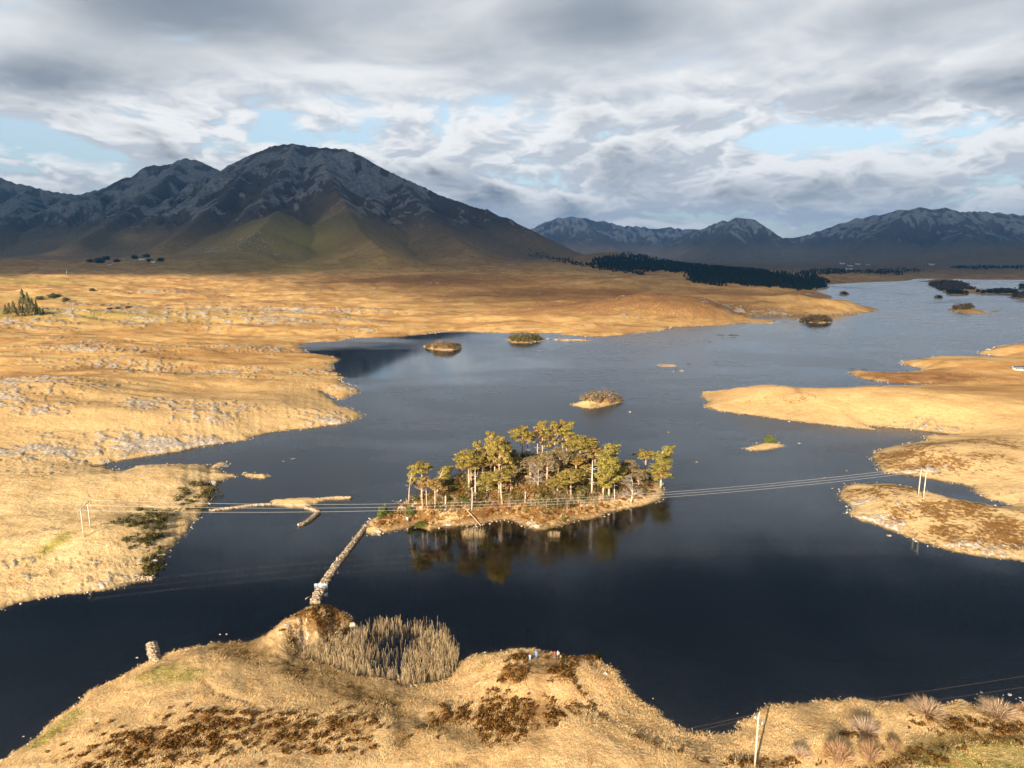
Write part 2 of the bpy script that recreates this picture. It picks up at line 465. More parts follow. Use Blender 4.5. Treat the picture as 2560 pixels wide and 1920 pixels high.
# pale outcrops on the moor are raised rock: a field that is high where rock breaks through
ROCKY = [('G', 1900, 330, 330, 60, 0.86), ('G', 1550, 540, 110, 26, 0.86), ('G', 1950, 650, 170, 30, 0.86), ('G', 1500, 730, 170, 30, 0.9), ('G', 700, 730, 110, 22, 0.9),
         ('G', 120, 790, 110, 22, 0.8), ('G', 1050, 640, 70, 16, 0.8), ('G', 800, 1000, 75, 16, 0.86), ('G', 550, 930, 45, 12, 0.9), ('G', 600, 1015, 40, 10, 0.86), ('G', 880, 945, 40, 8, 0.86),
         ('G', 300, 1330, 50, 8, 0.9), ('G', 300, 1390, 45, 12, 0.9), ('G', 380, 1560, 18, 12, 0.95), ('G', 60, 1500, 28, 26, 0.95), ('G', 1450, 1480, 42, 12, 0.95), ('G', 1720, 1560, 16, 10, 0.9),
         ('G', 1050, 1105, 60, 14, 0.9), ('G', 1850, 1140, 70, 14, 0.8), ('G', 2100, 940, 60, 14, 0.9),
         ('K', 100, 200, 75, 20, 1.1), ('K', 450, 110, 110, 22, 1.1), ('K', 860, 235, 40, 12, 1.1), ('K', 620, 560, 22, 16, 0.9), ('K', 780, 720, 24, 10, 1.0), ('K', 600, 190, 90, 20, 0.8), ('K', 800, 985, 30, 5, 1.0),
         ('A', 1500, 60, 50, 4, 1.2), ('A', 550, 150, 40, 8, 1.0), ('A', 430, 30, 14, 5, 1.0), ('A', 1840, 360, 9, 5, 1.2), ('A', 1380, 985, 8, 4, 1.2), ('A', 330, 1080, 16, 5, 0.7), ('A', 380, 810, 8, 6, 0.6), ('A', 1200, 1190, 16, 3, 1.1), ('A', 1350, 1120, 7, 7, 1.0),
         ('J', 1800, 545, 70, 20, 1.2), ('J', 1950, 620, 70, 14, 1.1), ('J', 1150, 600, 60, 22, 1.0), ('J', 1560, 620, 85, 18, 1.0), ('J', 1430, 590, 60, 12, 0.8), ('J', 1950, 515, 40, 14, 1.0), ('J', 1800, 650, 60, 10, 0.8),
         ('J', 880, 740, 40, 6, 0.8), ('J', 990, 690, 30, 8, 0.7), ('J', 780, 340, 30, 8, 0.9), ('J', 990, 388, 40, 6, 0.9), ('J', 450, 390, 40, 10, 0.6),
         ('H', 400, 315, 50, 16, 0.9), ('N', 1640, 60, 16, 12, 1.0), ('N', 1520, 75, 16, 8, 0.6), ('F', 370, 850, 9, 3.5, 1.3), ('F', 520, 1010, 12, 4, 1.3), ('F', 730, 1075, 10, 3, 1.2),
         ('F', 640, 320, 6, 4, 1.2), ('F', 720, 495, 7, 3, 1.2), ('F', 900, 495, 14, 4, 1.2), ('F', 1850, 760, 14, 4, 1.1), ('F', 1750, 1385, 24, 4, 1.0), ('F', 860, 12, 22, 4, 1.1), ('F', 1320, 45, 20, 5, 1.0),
         ('F', 400, 930, 10, 4, 0.9), ('F', 800, 940, 5, 3, 0.8),
         ('B', 400, 640, 4.2, 2.0, 0.95), ('B', 770, 490, 1.6, 3.0, 0.9), ('B', 680, 600, 3, 2, 0.8), ('B', 615, 530, 1.6, 1.4, 0.9), ('D', 1070, 560, 2.2, 3.0, 1.1),
         ('N', 1050, 275, 9, 4, 1.2), ('I', 1130, 770, 5, 2.5, 1.2), ('I', 320, 670, 8, 4, 1.0), ('I', 560, 560, 8, 5, 0.6), ('I', 180, 820, 9, 3, 1.0), ('I', 600, 780, 8, 2, 0.8)]
ROCKS = []
for z_, x_, y_, rx_, ry_, s_ in ROCKY:
    c_ = gnd(z_, x_, y_, 2.0 if z_ in 'ABDFINK' else 4.0)
    ROCKS.append((c_[0], c_[1], rx_, ry_, s_))

# strokes of other cover: zone, points, half width in metres, channel
STROKES = [
    ('wet', line('B', '-260,700 0,850 250,880 450,960 700,1060 900,1130 1180,1190', 2.0), 5.0),
    ('wet', line('B', '1180,1180 1230,1300 1240,1420 1260,1659', 2.0), 1.6),
    ('wet', line('B', '1270,1330 1500,1470 1750,1600 1900,1659', 2.5), 2.0),
    ('path', line('D', '300,450 320,600 320,720 310,1000 300,1150 290,1400', 4.5), 1.62),
    ('path', line('D', '260,410 400,400 560,400 760,330', 4.5), 2.75),
    ('path', line('D', '330,560 480,470 600,400 820,300', 4.5), 2.00),
    ('heath', line('D', '560,560 700,760 900,900 1150,1100 1400,1230 1700,1330 2212,1500', 4.0), 0.5),
    ('path', line('B', '-400,560 -200,650 0,720 200,600 400,440', 1.0), 1.0),
    ('path', line('L', '1740,470 1850,580 2100,660 2300,760', 3.0), 0.5),
    ('wet', line('E', '1250,860 1450,720 1650,650 1850,615 2212,625', 4.0), 1.5),
    ('heath', line('E', '1000,880 1300,800 1500,700', 4.0), 1.0),
    ('green', line('E', '1600,870 1750,860 1950,830 2212,830', 4.0), 2.2),
    ('green', line('L', '350,1020 560,870 640,800', 1.0), 1.8),
    ('green', line('L', '1330,400 1450,440 1600,470', 2.5), 3.0),
    ('green', line('A', '350,970 500,900 560,860', 3.0), 2.5),
    ('path', line('N', '1190,10 1210,40 1235,75', 3.0), 1.6),
    ('path', line('N', '1210,50 1300,44 1390,40', 3.0), 1.2),
]
BLOTS = [  # channel, zone, x, y, half sizes in metres, strength
    ('heath', 'L', 1500, 1050, 16, 7, 1.0), ('heath', 'L', 1900, 880, 10, 5, 1.0), ('heath', 'L', 1000, 1180, 14, 5, 0.8), ('heath', 'B', 350, 1500, 18, 6, 0.9),
    ('heath', 'B', 800, 1400, 8, 5, 0.8), ('heath', 'B', 1750, 1360, 6, 4, 1.0), ('heath', 'B', 2080, 1400, 5, 8, 1.2), ('heath', 'D', 700, 450, 5.0, 4.0, 1.3),
    ('heath', 'D', 570, 700, 3, 4.5, 1.2), ('heath', 'D', 90, 480, 3, 3, 1.2), ('heath', 'D', 40, 720, 3.5, 4, 1.1), ('heath', 'D', 170, 1130, 3.0, 5, 1.2), ('heath', 'D', 60, 1250, 4, 5, 1.1),
    ('heath', 'D', 460, 1140, 3.0, 4, 1.2), ('heath', 'D', 760, 1050, 4, 2.4, 0.9), ('heath', 'D', 960, 450, 3.0, 3.5, 1.1), ('heath', 'B', 560, 500, 9, 4, 1.5), ('heath', 'B', 300, 640, 3, 2, 0.8),
    ('heath', 'E', 250, 820, 4, 2, 1.0), ('heath', 'E', 1750, 540, 10, 3, 0.9), ('heath', 'E', 2100, 570, 12, 3, 0.9), ('heath', 'E', 1050, 640, 4, 2, 0.9), ('heath', 'E', 550, 830, 5, 2, 0.8),
    ('heath', 'E', 1550, 820, 10, 3, 0.7), ('green', 'E', 1900, 780, 16, 3, 0.6), ('green', 'B', 1990, 890, 1.3, 1.0, 1.0), ('green', 'E', 660, 720, 0.8, 0.6, 1.0),
    ('green', 'T', 250, 560, 110, 60, 1.0), ('green', 'T', 900, 560, 150, 22, 0.8), ('green', 'T', 150, 340, 160, 60, 0.8), ('green', 'T', 600, 440, 90, 30, 0.7), ('green', 'T', 1200, 110, 160, 60, 0.6),
    ('green', 'T', 850, 130, 260, 90, 0.5),
    ('heath', 'F', 700, 330, 40, 12, 0.78), ('heath', 'F', 1200, 430, 46, 12, 0.70), ('heath', 'F', 700, 720, 26, 12, 0.78), ('heath', 'F', 1350, 960, 30, 8, 0.78), ('heath', 'F', 1850, 1180, 36, 14, 0.78),
    ('heath', 'F', 700, 980, 16, 6, 0.70), ('heath', 'F', 1600, 230, 40, 10, 0.70), ('heath', 'V', 1790, 850, 46, 16, 0.78), ('heath', 'V', 1720, 875, 40, 10, 0.52), ('heath', 'V', 1960, 810, 60, 22, 0.78),
    ('heath', 'I', 1000, 660, 62, 14, 0.85), ('heath', 'I', 400, 720, 24, 8, 0.85), ('heath', 'I', 640, 560, 22, 14, 0.9), ('heath', 'H', 1250, 970, 60, 10, 1.2), ('heath', 'K', 1600, 330, 30, 10, 0.5),
    ('heath', 'N', 1090, 262, 9, 4, 0.8), ('heath', 'J', 760, 1400, 14, 7, 0.6),
]
EXTRA = [('green', -770, 2380, 330, 420, 1.1), ('green', -640, 1900, 300, 200, 0.6), ('heath', 120, 1120, 420, 230, 0.85), ('heath', -150, 1400, 420, 300, 0.85), ('heath', 450, 1200, 300, 200, 0.8), ('heath', -300, 1150, 160, 120, 0.5), ('heath', 170, 860, 260, 130, 1.0), ('heath', 60, 790, 160, 60, 0.6)]  # russet heath on the centre-right moor, deepened to stand in for half shade
BLOT_PTS = EXTRA + [(ch, *gnd(z_, x_, y_, 24.0 if z_ == 'T' else 3.0), a, b, s) for ch, z_, x_, y_, a, b, s in BLOTS]

def moor_ramp(X, Y, D):
    azd = np.degrees(np.arctan2(X, Y))
    left = 1 - sstep(2, 16, azd)
    r = 9 * sstep(640, 1000, D) + 16 * sstep(950, 1700, D) + 22 * sstep(1600, 2600, D) * (0.5 + 0.5 * left)
    r = r * (0.25 + 0.75 * left) + 12 * sstep(2300, 4200, D)
    lm = 1 - sstep(-34, -20, azd)
    r = r + lm * 6 * sstep(300, 600, D)
    return r
def terrain(X, Y):
    """height of the ground at every (X, Y), with what covers it"""
    X = np.asarray(X, dtype=np.float64)
    Y = np.asarray(Y, dtype=np.float64)
    D = np.hypot(X, Y).astype(np.float32)
    d = np.full(X.shape, 900.0, dtype=np.float32)
    near = D < 4200
    d[near] = land_distance(X[near], Y[near])
    j = np.clip(0.0026 * D, 0.22, 3.0)
    d = d + j * (perlin(X / (6.0 * j), Y / (6.0 * j), 3) + 0.6 * perlin(X / (2.2 * j), Y / (2.2 * j), 5))
    land = np.clip(d, 0, None)
    nearK = 1 - sstep(150, 420, D)
    fore_ = 1 - sstep(118, 150, Y.astype(np.float32) + 0.10 * np.abs(X).astype(np.float32))
    bank = 0.45 * nearK + 1.0 * (1 - nearK)
    h = bank * (1 - np.exp(-land / (1.0 + 1.6 * (1 - nearK))))
    h = h + (1.3 + 2.6 * fore_) * (1 - np.exp(-land / (9 + 8 * fore_))) * nearK
    h = h + (1 - nearK) * 3.4 * (1 - np.exp(-land / 40))
    onland = sstep(0.3, 9, d)
    far_on = sstep(1, 60, d)
    h = h + moor_ramp(X, Y, D) * (1 - np.exp(-land / 220))
    for cx, cy, rx, ry, a, rise, power, foot in HILLS:
        m = np.nonzero((np.abs(X - cx) < 3 * max(rx, ry)) & (np.abs(Y - cy) < 3 * max(rx, ry)))[0]
        if len(m) == 0:
            continue
        dx, dy = X[m] - cx, Y[m] - cy
        u = (dx * math.cos(a) + dy * math.sin(a)) / rx
        v = (-dx * math.sin(a) + dy * math.cos(a)) / ry
        g = np.exp(-np.power(u * u + v * v, power))
        h[m] += (rise * g * sstep(0.0, foot, d[m])).astype(np.float32)
    # rolling ground
    roll = fbm(X / 160, Y / 60, 4, 21)
    h = h + far_on * (1 - nearK) * (roll * (2.4 + 2.4 * sstep(500, 1500, D)) + fbm(X / 48, Y / 26, 3, 29) * (0.9 + 1.5 * sstep(500, 1200, D)))
    h = h + onland * nearK * (fbm(X / 14, Y / 10, 4, 25) * 0.42)
    # outcrops
    rk = np.zeros(X.shape, dtype=np.float32)
    for cx, cy, rx, ry, s in ROCKS:
        m = np.nonzero((np.abs(X - cx) < 2.6 * rx) & (np.abs(Y - cy) < 2.6 * max(ry, rx * 0.5)))[0]
        if len(m) == 0:
            continue
        ryy = max(ry, 0.45 * rx)
        g = s * np.exp(-(((X[m] - cx) / rx) ** 2 + ((Y[m] - cy) / ryy) ** 2))
        rk[m] = np.maximum(rk[m], g)
    band = np.abs(D - 900) < 1100
    wide = sstep(0.30, 0.62, fbm(X / 130, Y / 42, 3, 33)) * sstep(400, 520, D) * (1 - sstep(1500, 2100, D)) * 0.32
    rk = np.maximum(rk, wide)
    kN = (1 - sstep(170, 260, D)).astype(np.float32)
    kF = sstep(480, 800, D)
    kM = 1 - kN - kF
    lift = 1.5 * kN * h
    def tiers(f):
        out_ = np.zeros(X.shape, dtype=np.float32)
        for kk, s_ in ((kN, 2.0), (kM, 6.0), (kF, 13.0)):
            m_ = np.nonzero(kk > 0.001)[0]
            if len(m_):
                out_[m_] += kk[m_] * f(X[m_] / s_, (Y[m_] + lift[m_]) / s_)
        return out_
    rn = tiers(lambda x, y: ridged(x / 1.6 + 0.3 * y, y / 1.0, 4, 61))
    rock = sstep(0.555, 0.68, rk * 0.50 + (rn - 0.46) * 1.05 + 0.28 * tiers(lambda x, y: perlin(x / 5.0, y / 2.2, 83))) * sstep(0.05, 0.30, rk)
    rock = rock * sstep(-0.4, 0.6, d)
    h = h + rock * np.clip(D * 0.0014, 0.22, 1.3) * (0.3 + 1.1 * tiers(lambda x, y: ridged(x / 0.9, y / 0.6, 3, 77)))
    # shore stones and pale rims
    rim = np.exp(-((d - 0.2 - j * 0.8) / (0.7 + j)) ** 2)
    # lake bed
    dep = np.clip(-d, 0, None)
    bed = -(0.30 - 0.16 * fore_) * dep - 0.004 * dep * dep
    h = np.where(d > 0, h, np.maximum(bed, -9.0)).astype(np.float32)
    cover = {k: np.zeros(X.shape, dtype=np.float32) for k in ('heath', 'green', 'wet', 'path', 'crag')}
    sub = np.nonzero(D < 420)[0]
    for ch, pts, wd in STROKES:
        pts = np.array(pts)
        if len(sub) == 0:
            break
        lo, hi = pts.min(0) - 3 * wd, pts.max(0) + 3 * wd
        m = sub[(X[sub] > lo[0]) & (X[sub] < hi[0]) & (Y[sub] > lo[1]) & (Y[sub] < hi[1])]
        if len(m) == 0:
            continue
        x, y = X[m], Y[m]
        best = np.full(x.shape, 1e9)
        for (ax, ay), (bx, by) in zip(pts[:-1], pts[1:]):
            ex, ey = bx - ax, by - ay
            t = np.clip(((x - ax) * ex + (y - ay) * ey) / (ex * ex + ey * ey), 0, 1)
            best = np.minimum(best, np.hypot(x - ax - t * ex, y - ay - t * ey))
        g = np.exp(-(best / wd) ** 2)
        cover[ch][m] = np.maximum(cover[ch][m], g)
        if ch in ('path', 'wet'):
            h[m] -= (0.16 * g * sstep(0.5, 2.0, d[m])).astype(np.float32)
    for ch, cx, cy, a, b, s in BLOT_PTS:
        m = np.nonzero((np.abs(X - cx) < 2.5 * a) & (np.abs(Y - cy) < 2.5 * max(b, .4 * a)))[0]
        if len(m):
            g = s * np.exp(-((X[m] - cx) / a) ** 2 - ((Y[m] - cy) / max(b, .4 * a)) ** 2)
            cover[ch][m] = np.maximum(cover[ch][m], g)
    # mountains
    mt = np.zeros(X.shape, dtype=np.float32)
    hi_ = np.nonzero((D > 1300) & (Y > 200))[0]
    if len(hi_):
        xm, ym = X[hi_], Y[hi_]
        mh, dr = mountains(xm, ym)
        k = 22.0
        base = h[hi_]
        diff = np.clip((mh - base) / k, -30, 30)
        blend = np.log1p(np.exp(diff)) * k
        rise = sstep(0, 260, blend)
        keep = np.clip(dr / 170, 0.14, 1.0)
        rough = ridged(xm / 420, ym / 520, 5, 91, 0.55) - 0.62
        fine = ridged(xm / 120, ym / 150, 4, 97, 0.6) - 0.6
        big = sstep(900, 300, np.abs(0 * dr))
        add = (rough * 190 + fine * 75) * rise * keep * sstep(30, 200, blend)
        add = np.where(add > 0, 0.40 * add, add)
        calm = np.where(ym > 5000, 0.75, 1.0)
        h[hi_] = base + (blend + add * calm) * sstep(20, 240, d[hi_])
        mt[hi_] = np.where(ym > 3300, sstep(40, 200, blend), sstep(30, 190, blend))
        crag = sstep(-0.10, 0.20, fine * 0.8 + rough * 0.7 + 0.22 * sstep(60, 420, blend) - 0.06) * rise
        cover['crag'][hi_] = crag
    return dict(h=h, d=d, D=D, rock=rock, rim=rim, mt=mt, **cover)
def height(x, y):
    return float(terrain(np.array([x]), np.array([y]))['h'][0])
def drop(z, x, y):
    """the point of the ground seen at (x, y) of survey zone z"""
    dr = ray(*px(z, x, y))
    hd = math.hypot(dr[0], dr[1])
    t = np.concatenate([np.geomspace(60, 900, 420), np.geomspace(905, 6000, 500)])
    k = t / hd
    H = np.maximum(terrain(dr[0] * k, dr[1] * k)['h'], 0.0)
    zz = CAM_H + dr[2] * k
    i = np.nonzero(zz <= H)[0]
    if len(i) == 0:
        i = np.array([len(t) - 1])
    i = max(int(i[0]), 1)
    a, b = zz[i - 1] - H[i - 1], zz[i] - H[i]
    f = a / (a - b) if a != b else 0.5
    kk = k[i - 1] + f * (k[i] - k[i - 1])
    X, Y = dr[0] * kk, dr[1] * kk
    return X, Y, max(height(X, Y), 0.0)
def top_height(z, x, y, P):
    """height above P of a point straight over P seen at row y of zone z"""
    sx, sy = px(z, x, y)
    v = (960.0 - sy) / F
    # (Y, Z-CAM) : ratio of up to forward coordinate is v
    Y = P[1]
    zc = Y * (SP - v * CP * -1) if False else None
    # up = Y*SP + (Z-C)*CP ; fwd = Y*CP - (Z-C)*SP ; up = v*fwd
    dz = (v * Y * CP - Y * SP) / (CP + v * SP)
    return CAM_H + dz - P[2]
def metres(P):
    """metres that one pixel of the full survey spans at P"""
    fwd = P[1] * CP - (P[2] - CAM_H) * SP
    return fwd / F

# ------------------------------------------------------------------ mesh building
def new_mesh(name, verts, faces, smooth=False):
    """verts (n,3); faces: list of integer arrays (k,3) / (k,4)"""
    me = bpy.data.meshes.new(name)
    verts = np.asarray(verts, dtype=np.float32)
    me.vertices.add(len(verts))
    me.vertices.foreach_set('co', verts.ravel())
    loops = np.concatenate([np.asarray(f).ravel() for f in faces]).astype(np.int32)
    counts = np.concatenate([np.full(len(f), np.asarray(f).shape[1]) for f in faces]).astype(np.int32)
    starts = np.concatenate([[0], np.cumsum(counts)[:-1]]).astype(np.int32)
    me.loops.add(len(loops))
    me.loops.foreach_set('vertex_index', loops)
    me.polygons.add(len(counts))
    me.polygons.foreach_set('loop_start', starts)
    me.polygons.foreach_set('loop_total', counts)
    if smooth:
        me.polygons.foreach_set('use_smooth', np.ones(len(counts), dtype=bool))
    me.update(calc_edges=True)
    me.validate()
    return me
def attr(me, name, vals):
    """a colour (n,3) per vertex"""
    a = me.color_attributes.new(name, 'FLOAT_COLOR', 'POINT')
    c = np.ones((len(vals), 4), dtype=np.float32)
    c[:, :3] = vals
    a.data.foreach_set('color', c.ravel())
def link(name, me, mat=None, parent=None):
    o = bpy.data.objects.new(name, me)
    COL.objects.link(o)
    if mat is not None and len(me.materials) == 0:
        me.materials.append(mat)
    if parent is not None:
        o.parent = parent
    return o
def tag(o, label=None, cat=None, group=None, kind=None):
    for k, v in (('label', label), ('category', cat), ('group', group), ('kind', kind)):
        if v:
            o[k] = v
    return o
def empty(name, loc, rz=0.0):
    o = bpy.data.objects.new(name, None)
    o.empty_display_size = 0.3
    o.location = loc
    o.rotation_euler = (0, 0, rz)
    COL.objects.link(o)
    return o

# ------------------------------------------------------------------ materials of the ground
def ground_material():
    m, t, out = material('moorland')
    bs = t.node('ShaderNodeBsdfPrincipled')
    t.l.new(bs.outputs[0], out.inputs[0])
    geo = t.node('ShaderNodeNewGeometry')
    pos = geo.outputs['Position']
    c1 = t.node('ShaderNodeVertexColor', layer_name='cover')
    c2 = t.node('ShaderNodeVertexColor', layer_name='relief')
    rock_, heath_, green_ = t.sep(c1.outputs[0])
    wet_, path_, mt_ = t.sep(c2.outputs[0])
    c3 = t.node('ShaderNodeVertexColor', layer_name='more')
    rim_, crag_, near_ = t.sep(c3.outputs[0])
    flat = t.scale(pos, (1, 1, 0.5))
    nL = t.noise(flat, 0.013, 4, 0.6)
    nM = t.noise(flat, 0.11, 5, 0.62)
    nS = t.noise(flat, 0.75, 4, 0.65)
    nF = t.noise(flat, 3.1, 3, 0.65)
    # straw: near tussocks pale, distant moor deeper
    near_straw = t.mix(t.ramp(nS, 0.32, 0.68), (0.60, 0.395, 0.18), (0.74, 0.53, 0.28))
    near_straw = t.mix(t.ramp(nF, 0.36, 0.50, 0.22, 0.0), near_straw, (0.26, 0.14, 0.05))
    near_straw = t.mix(t.ramp(nM, 0.46, 0.70, 0.0, 0.55), near_straw, (0.46, 0.27, 0.095))
    far_straw = t.mix(t.ramp(nM, 0.35, 0.68), (0.56, 0.31, 0.10), (0.69, 0.445, 0.195))
    far_straw = t.mix(t.ramp(nS, 0.30, 0.48, 0.4, 0.0), far_straw, (0.29, 0.145, 0.045))
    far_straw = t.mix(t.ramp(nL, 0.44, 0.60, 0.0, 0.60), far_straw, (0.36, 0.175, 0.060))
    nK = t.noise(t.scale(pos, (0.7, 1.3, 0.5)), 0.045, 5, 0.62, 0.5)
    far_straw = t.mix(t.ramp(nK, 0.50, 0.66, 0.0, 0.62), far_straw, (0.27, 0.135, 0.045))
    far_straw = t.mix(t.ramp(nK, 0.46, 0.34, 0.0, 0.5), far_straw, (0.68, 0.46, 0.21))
    heathland = t.mix(t.ramp(nM, 0.35, 0.65), (0.135, 0.105, 0.075), (0.24, 0.185, 0.115))
    far_straw = t.mix(t.ramp(t.sep(pos)[1], 1700, 3000, 0.0, 0.85), far_straw, heathland)
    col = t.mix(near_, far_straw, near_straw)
    # heather and bracken in broken patches
    hn = t.math('ADD', heath_, t.math('MULTIPLY', t.math('SUBTRACT', nS, 0.5), 1.5))
    hn = t.math('ADD', hn, t.math('MULTIPLY', t.math('SUBTRACT', nM, 0.5), 1.1))
    hcol = t.mix(t.ramp(nF, 0.35, 0.65), (0.085, 0.038, 0.011), (0.27, 0.125, 0.030))
    hcol = t.mix(near_, t.mix(t.ramp(nM, 0.35, 0.65), (0.19, 0.085, 0.034), (0.33, 0.165, 0.065)), hcol)
    col = t.mix(t.ramp(hn, 0.48, 0.78, 0.0, 0.92), col, hcol)
    gcol = t.mix(t.ramp(nS, 0.35, 0.65), (0.20, 0.18, 0.035), (0.40, 0.34, 0.085))
    col = t.mix(t.math('MULTIPLY', green_, t.ramp(nM, 0.30, 0.62, 0.35, 1.0)), col, gcol)
    wn = t.math('MULTIPLY', wet_, t.ramp(t.math('ADD', nS, t.math('MULTIPLY', nM, 0.6)), 0.55, 1.0, 0.25, 1.0))
    col = t.mix(wn, col, (0.085, 0.045, 0.012))
    pn = t.math('MULTIPLY', path_, t.ramp(nS, 0.3, 0.6, 0.45, 0.9))
    col = t.mix(pn, col, t.mix(nF, (0.30, 0.155, 0.055), (0.42, 0.25, 0.11)))
    # mountain: dark heather and pale quartzite
    mcol = t.mix(t.ramp(nM, 0.35, 0.65), (0.078, 0.056, 0.054), (0.135, 0.096, 0.080))
    mcol = t.mix(t.ramp(nL, 0.45, 0.62, 0.0, 0.6), mcol, (0.15, 0.125, 0.055))
    crn = t.math('ADD', t.math('MULTIPLY', crag_, 0.95), t.math('MULTIPLY', t.math('SUBTRACT', t.noise(t.scale(pos, (1.3, 0.8, 0.55)), 0.022, 7, 0.75, 0.6), 0.5), 1.9))
    rkcol = t.mix(t.ramp(t.noise(pos, 0.05, 6, 0.75), 0.35, 0.65), (0.17, 0.165, 0.165), (0.38, 0.37, 0.365))
    mcol = t.mix(t.ramp(crn, 0.38, 0.72, 0.0, 0.95), mcol, rkcol)
    mcol = t.mix(t.math('MULTIPLY', t.ramp(green_, 0.2, 0.9), t.ramp(nM, 0.3, 0.6, 0.45, 1.0)), mcol, (0.22, 0.165, 0.070))
    col = t.mix(mt_, col, mcol)
    # pale rims and outcrops
    stone = t.mix(t.ramp(t.noise(pos, 0.9, 5, 0.7), 0.3, 0.7), (0.22, 0.175, 0.13), (0.66, 0.54, 0.42))
    shore = t.mix(t.ramp(nM, 0.4, 0.6), (0.16, 0.11, 0.05), (0.46, 0.34, 0.19))
    col = t.mix(t.math('MULTIPLY', rim_, t.ramp(nS, 0.35, 0.65, 0.1, 0.8)), col, shore)
    rkk = t.math('ADD', rock_, t.math('MULTIPLY', t.math('SUBTRACT', t.noise(pos, 0.33, 5, 0.7), 0.5), 1.5))
    rkk = t.math('MULTIPLY', t.ramp(rkk, 0.50, 0.66), t.ramp(rock_, 0.02, 0.2))
    col = t.mix(rkk, col, stone)
    col = t.mix(t.math('MULTIPLY', t.ramp(rock_, 0.05, 0.3), t.math('MULTIPLY', t.math('SUBTRACT', 1.0, rkk), 0.45)), col, (0.20, 0.12, 0.04))
    # peat-stained water over the bed takes the light with depth
    z = t.sep(pos)[2]
    dp = t.math('MINIMUM', z, 0.0)
    absb = t.comb(t.math('EXPONENT', t.math('MULTIPLY', dp, 3.4)), t.math('EXPONENT', t.math('MULTIPLY', dp, 5.0)), t.math('EXPONENT', t.math('MULTIPLY', dp, 8.0)))
    damp = t.ramp(z, 0.0, 0.40, 0.42, 1.0)
    col = t.mix(1.0, col, absb, 'MULTIPLY')
    col = t.mix(1.0, col, t.comb(damp, damp, damp), 'MULTIPLY')
    t.set(bs.inputs['Base Color'], col)
    bs.inputs['Roughness'].default_value = 0.95
    bs.inputs['Specular IOR Level'].default_value = 0.05
    b1 = t.node('ShaderNodeBump')
    b1.inputs['Strength'].default_value = 0.55
    b1.inputs['Distance'].default_value = 0.30
    t.set(b1.inputs['Height'], t.math('ADD', nS, t.math('MULTIPLY', nF, 0.45)))
    b2 = t.node('ShaderNodeBump')
    t.set(b2.inputs['Strength'], t.math('ADD', 0.25, t.math('MULTIPLY', mt_, 0.7)))
    b2.inputs['Distance'].default_value = 9.0
    t.set(b2.inputs['Height'], t.noise(pos, 0.045, 6, 0.68))
    t.l.new(b1.outputs[0], b2.inputs['Normal'])
    t.l.new(b2.outputs[0], bs.inputs['Normal'])
    return m
M_GROUND = ground_material()

# ------------------------------------------------------------------ the ground, fine where the camera is near
dense = np.radians(np.linspace(-43.5, 43.5, 900))
wide = np.radians(np.linspace(44.5, 84, 28))
AZ = np.concatenate([-wide[::-1], dense, wide])
RAD = np.concatenate([[18, 30, 42, 52, 60, 66], np.geomspace(70, 420, 370)[:-1], np.geomspace(420, 1700, 255)[:-1], np.geomspace(1700, 5600, 190)[:-1], np.geomspace(5600, 10400, 62)])
AA, RR = np.meshgrid(AZ, RAD)
GX, GY = (np.sin(AA) * RR), (np.cos(AA) * RR)
T = terrain(GX.ravel(), GY.ravel())
nc = len(AZ)
def ground_piece(name, i0, i1):
    rows = i1 - i0 + 1
    s = slice(i0 * nc, (i1 + 1) * nc)
    v = np.stack([GX.ravel()[s], GY.ravel()[s], T['h'][s]], 1)
    idx = np.arange(rows * nc).reshape(rows, nc)
    q = np.stack([idx[:-1, :-1], idx[:-1, 1:], idx[1:, 1:], idx[1:, :-1]], -1).reshape(-1, 4)
    q = q[:, ::-1]
    me = new_mesh(name, v, [q], smooth=True)
    n_ = 1 - sstep(230, 480, T['D'][s])
    attr(me, 'cover', np.stack([T['rock'][s], T['heath'][s], T['green'][s]], 1))
    attr(me, 'relief', np.stack([T['wet'][s], T['path'][s], T['mt'][s]], 1))
    attr(me, 'more', np.stack([T['rim'][s] * (T['d'][s] > -1), T['crag'][s], n_], 1))
    o = link(name, me, M_GROUND)
    o['kind'] = 'structure'
    return o
iA = int(np.searchsorted(RAD, 419.9))
iB = int(np.searchsorted(RAD, 1699.9))
ground_piece('ground', 0, iA)
ground_piece('moorland_terrain', iA, iB)
ground_piece('mountains', iB, len(RAD) - 1)

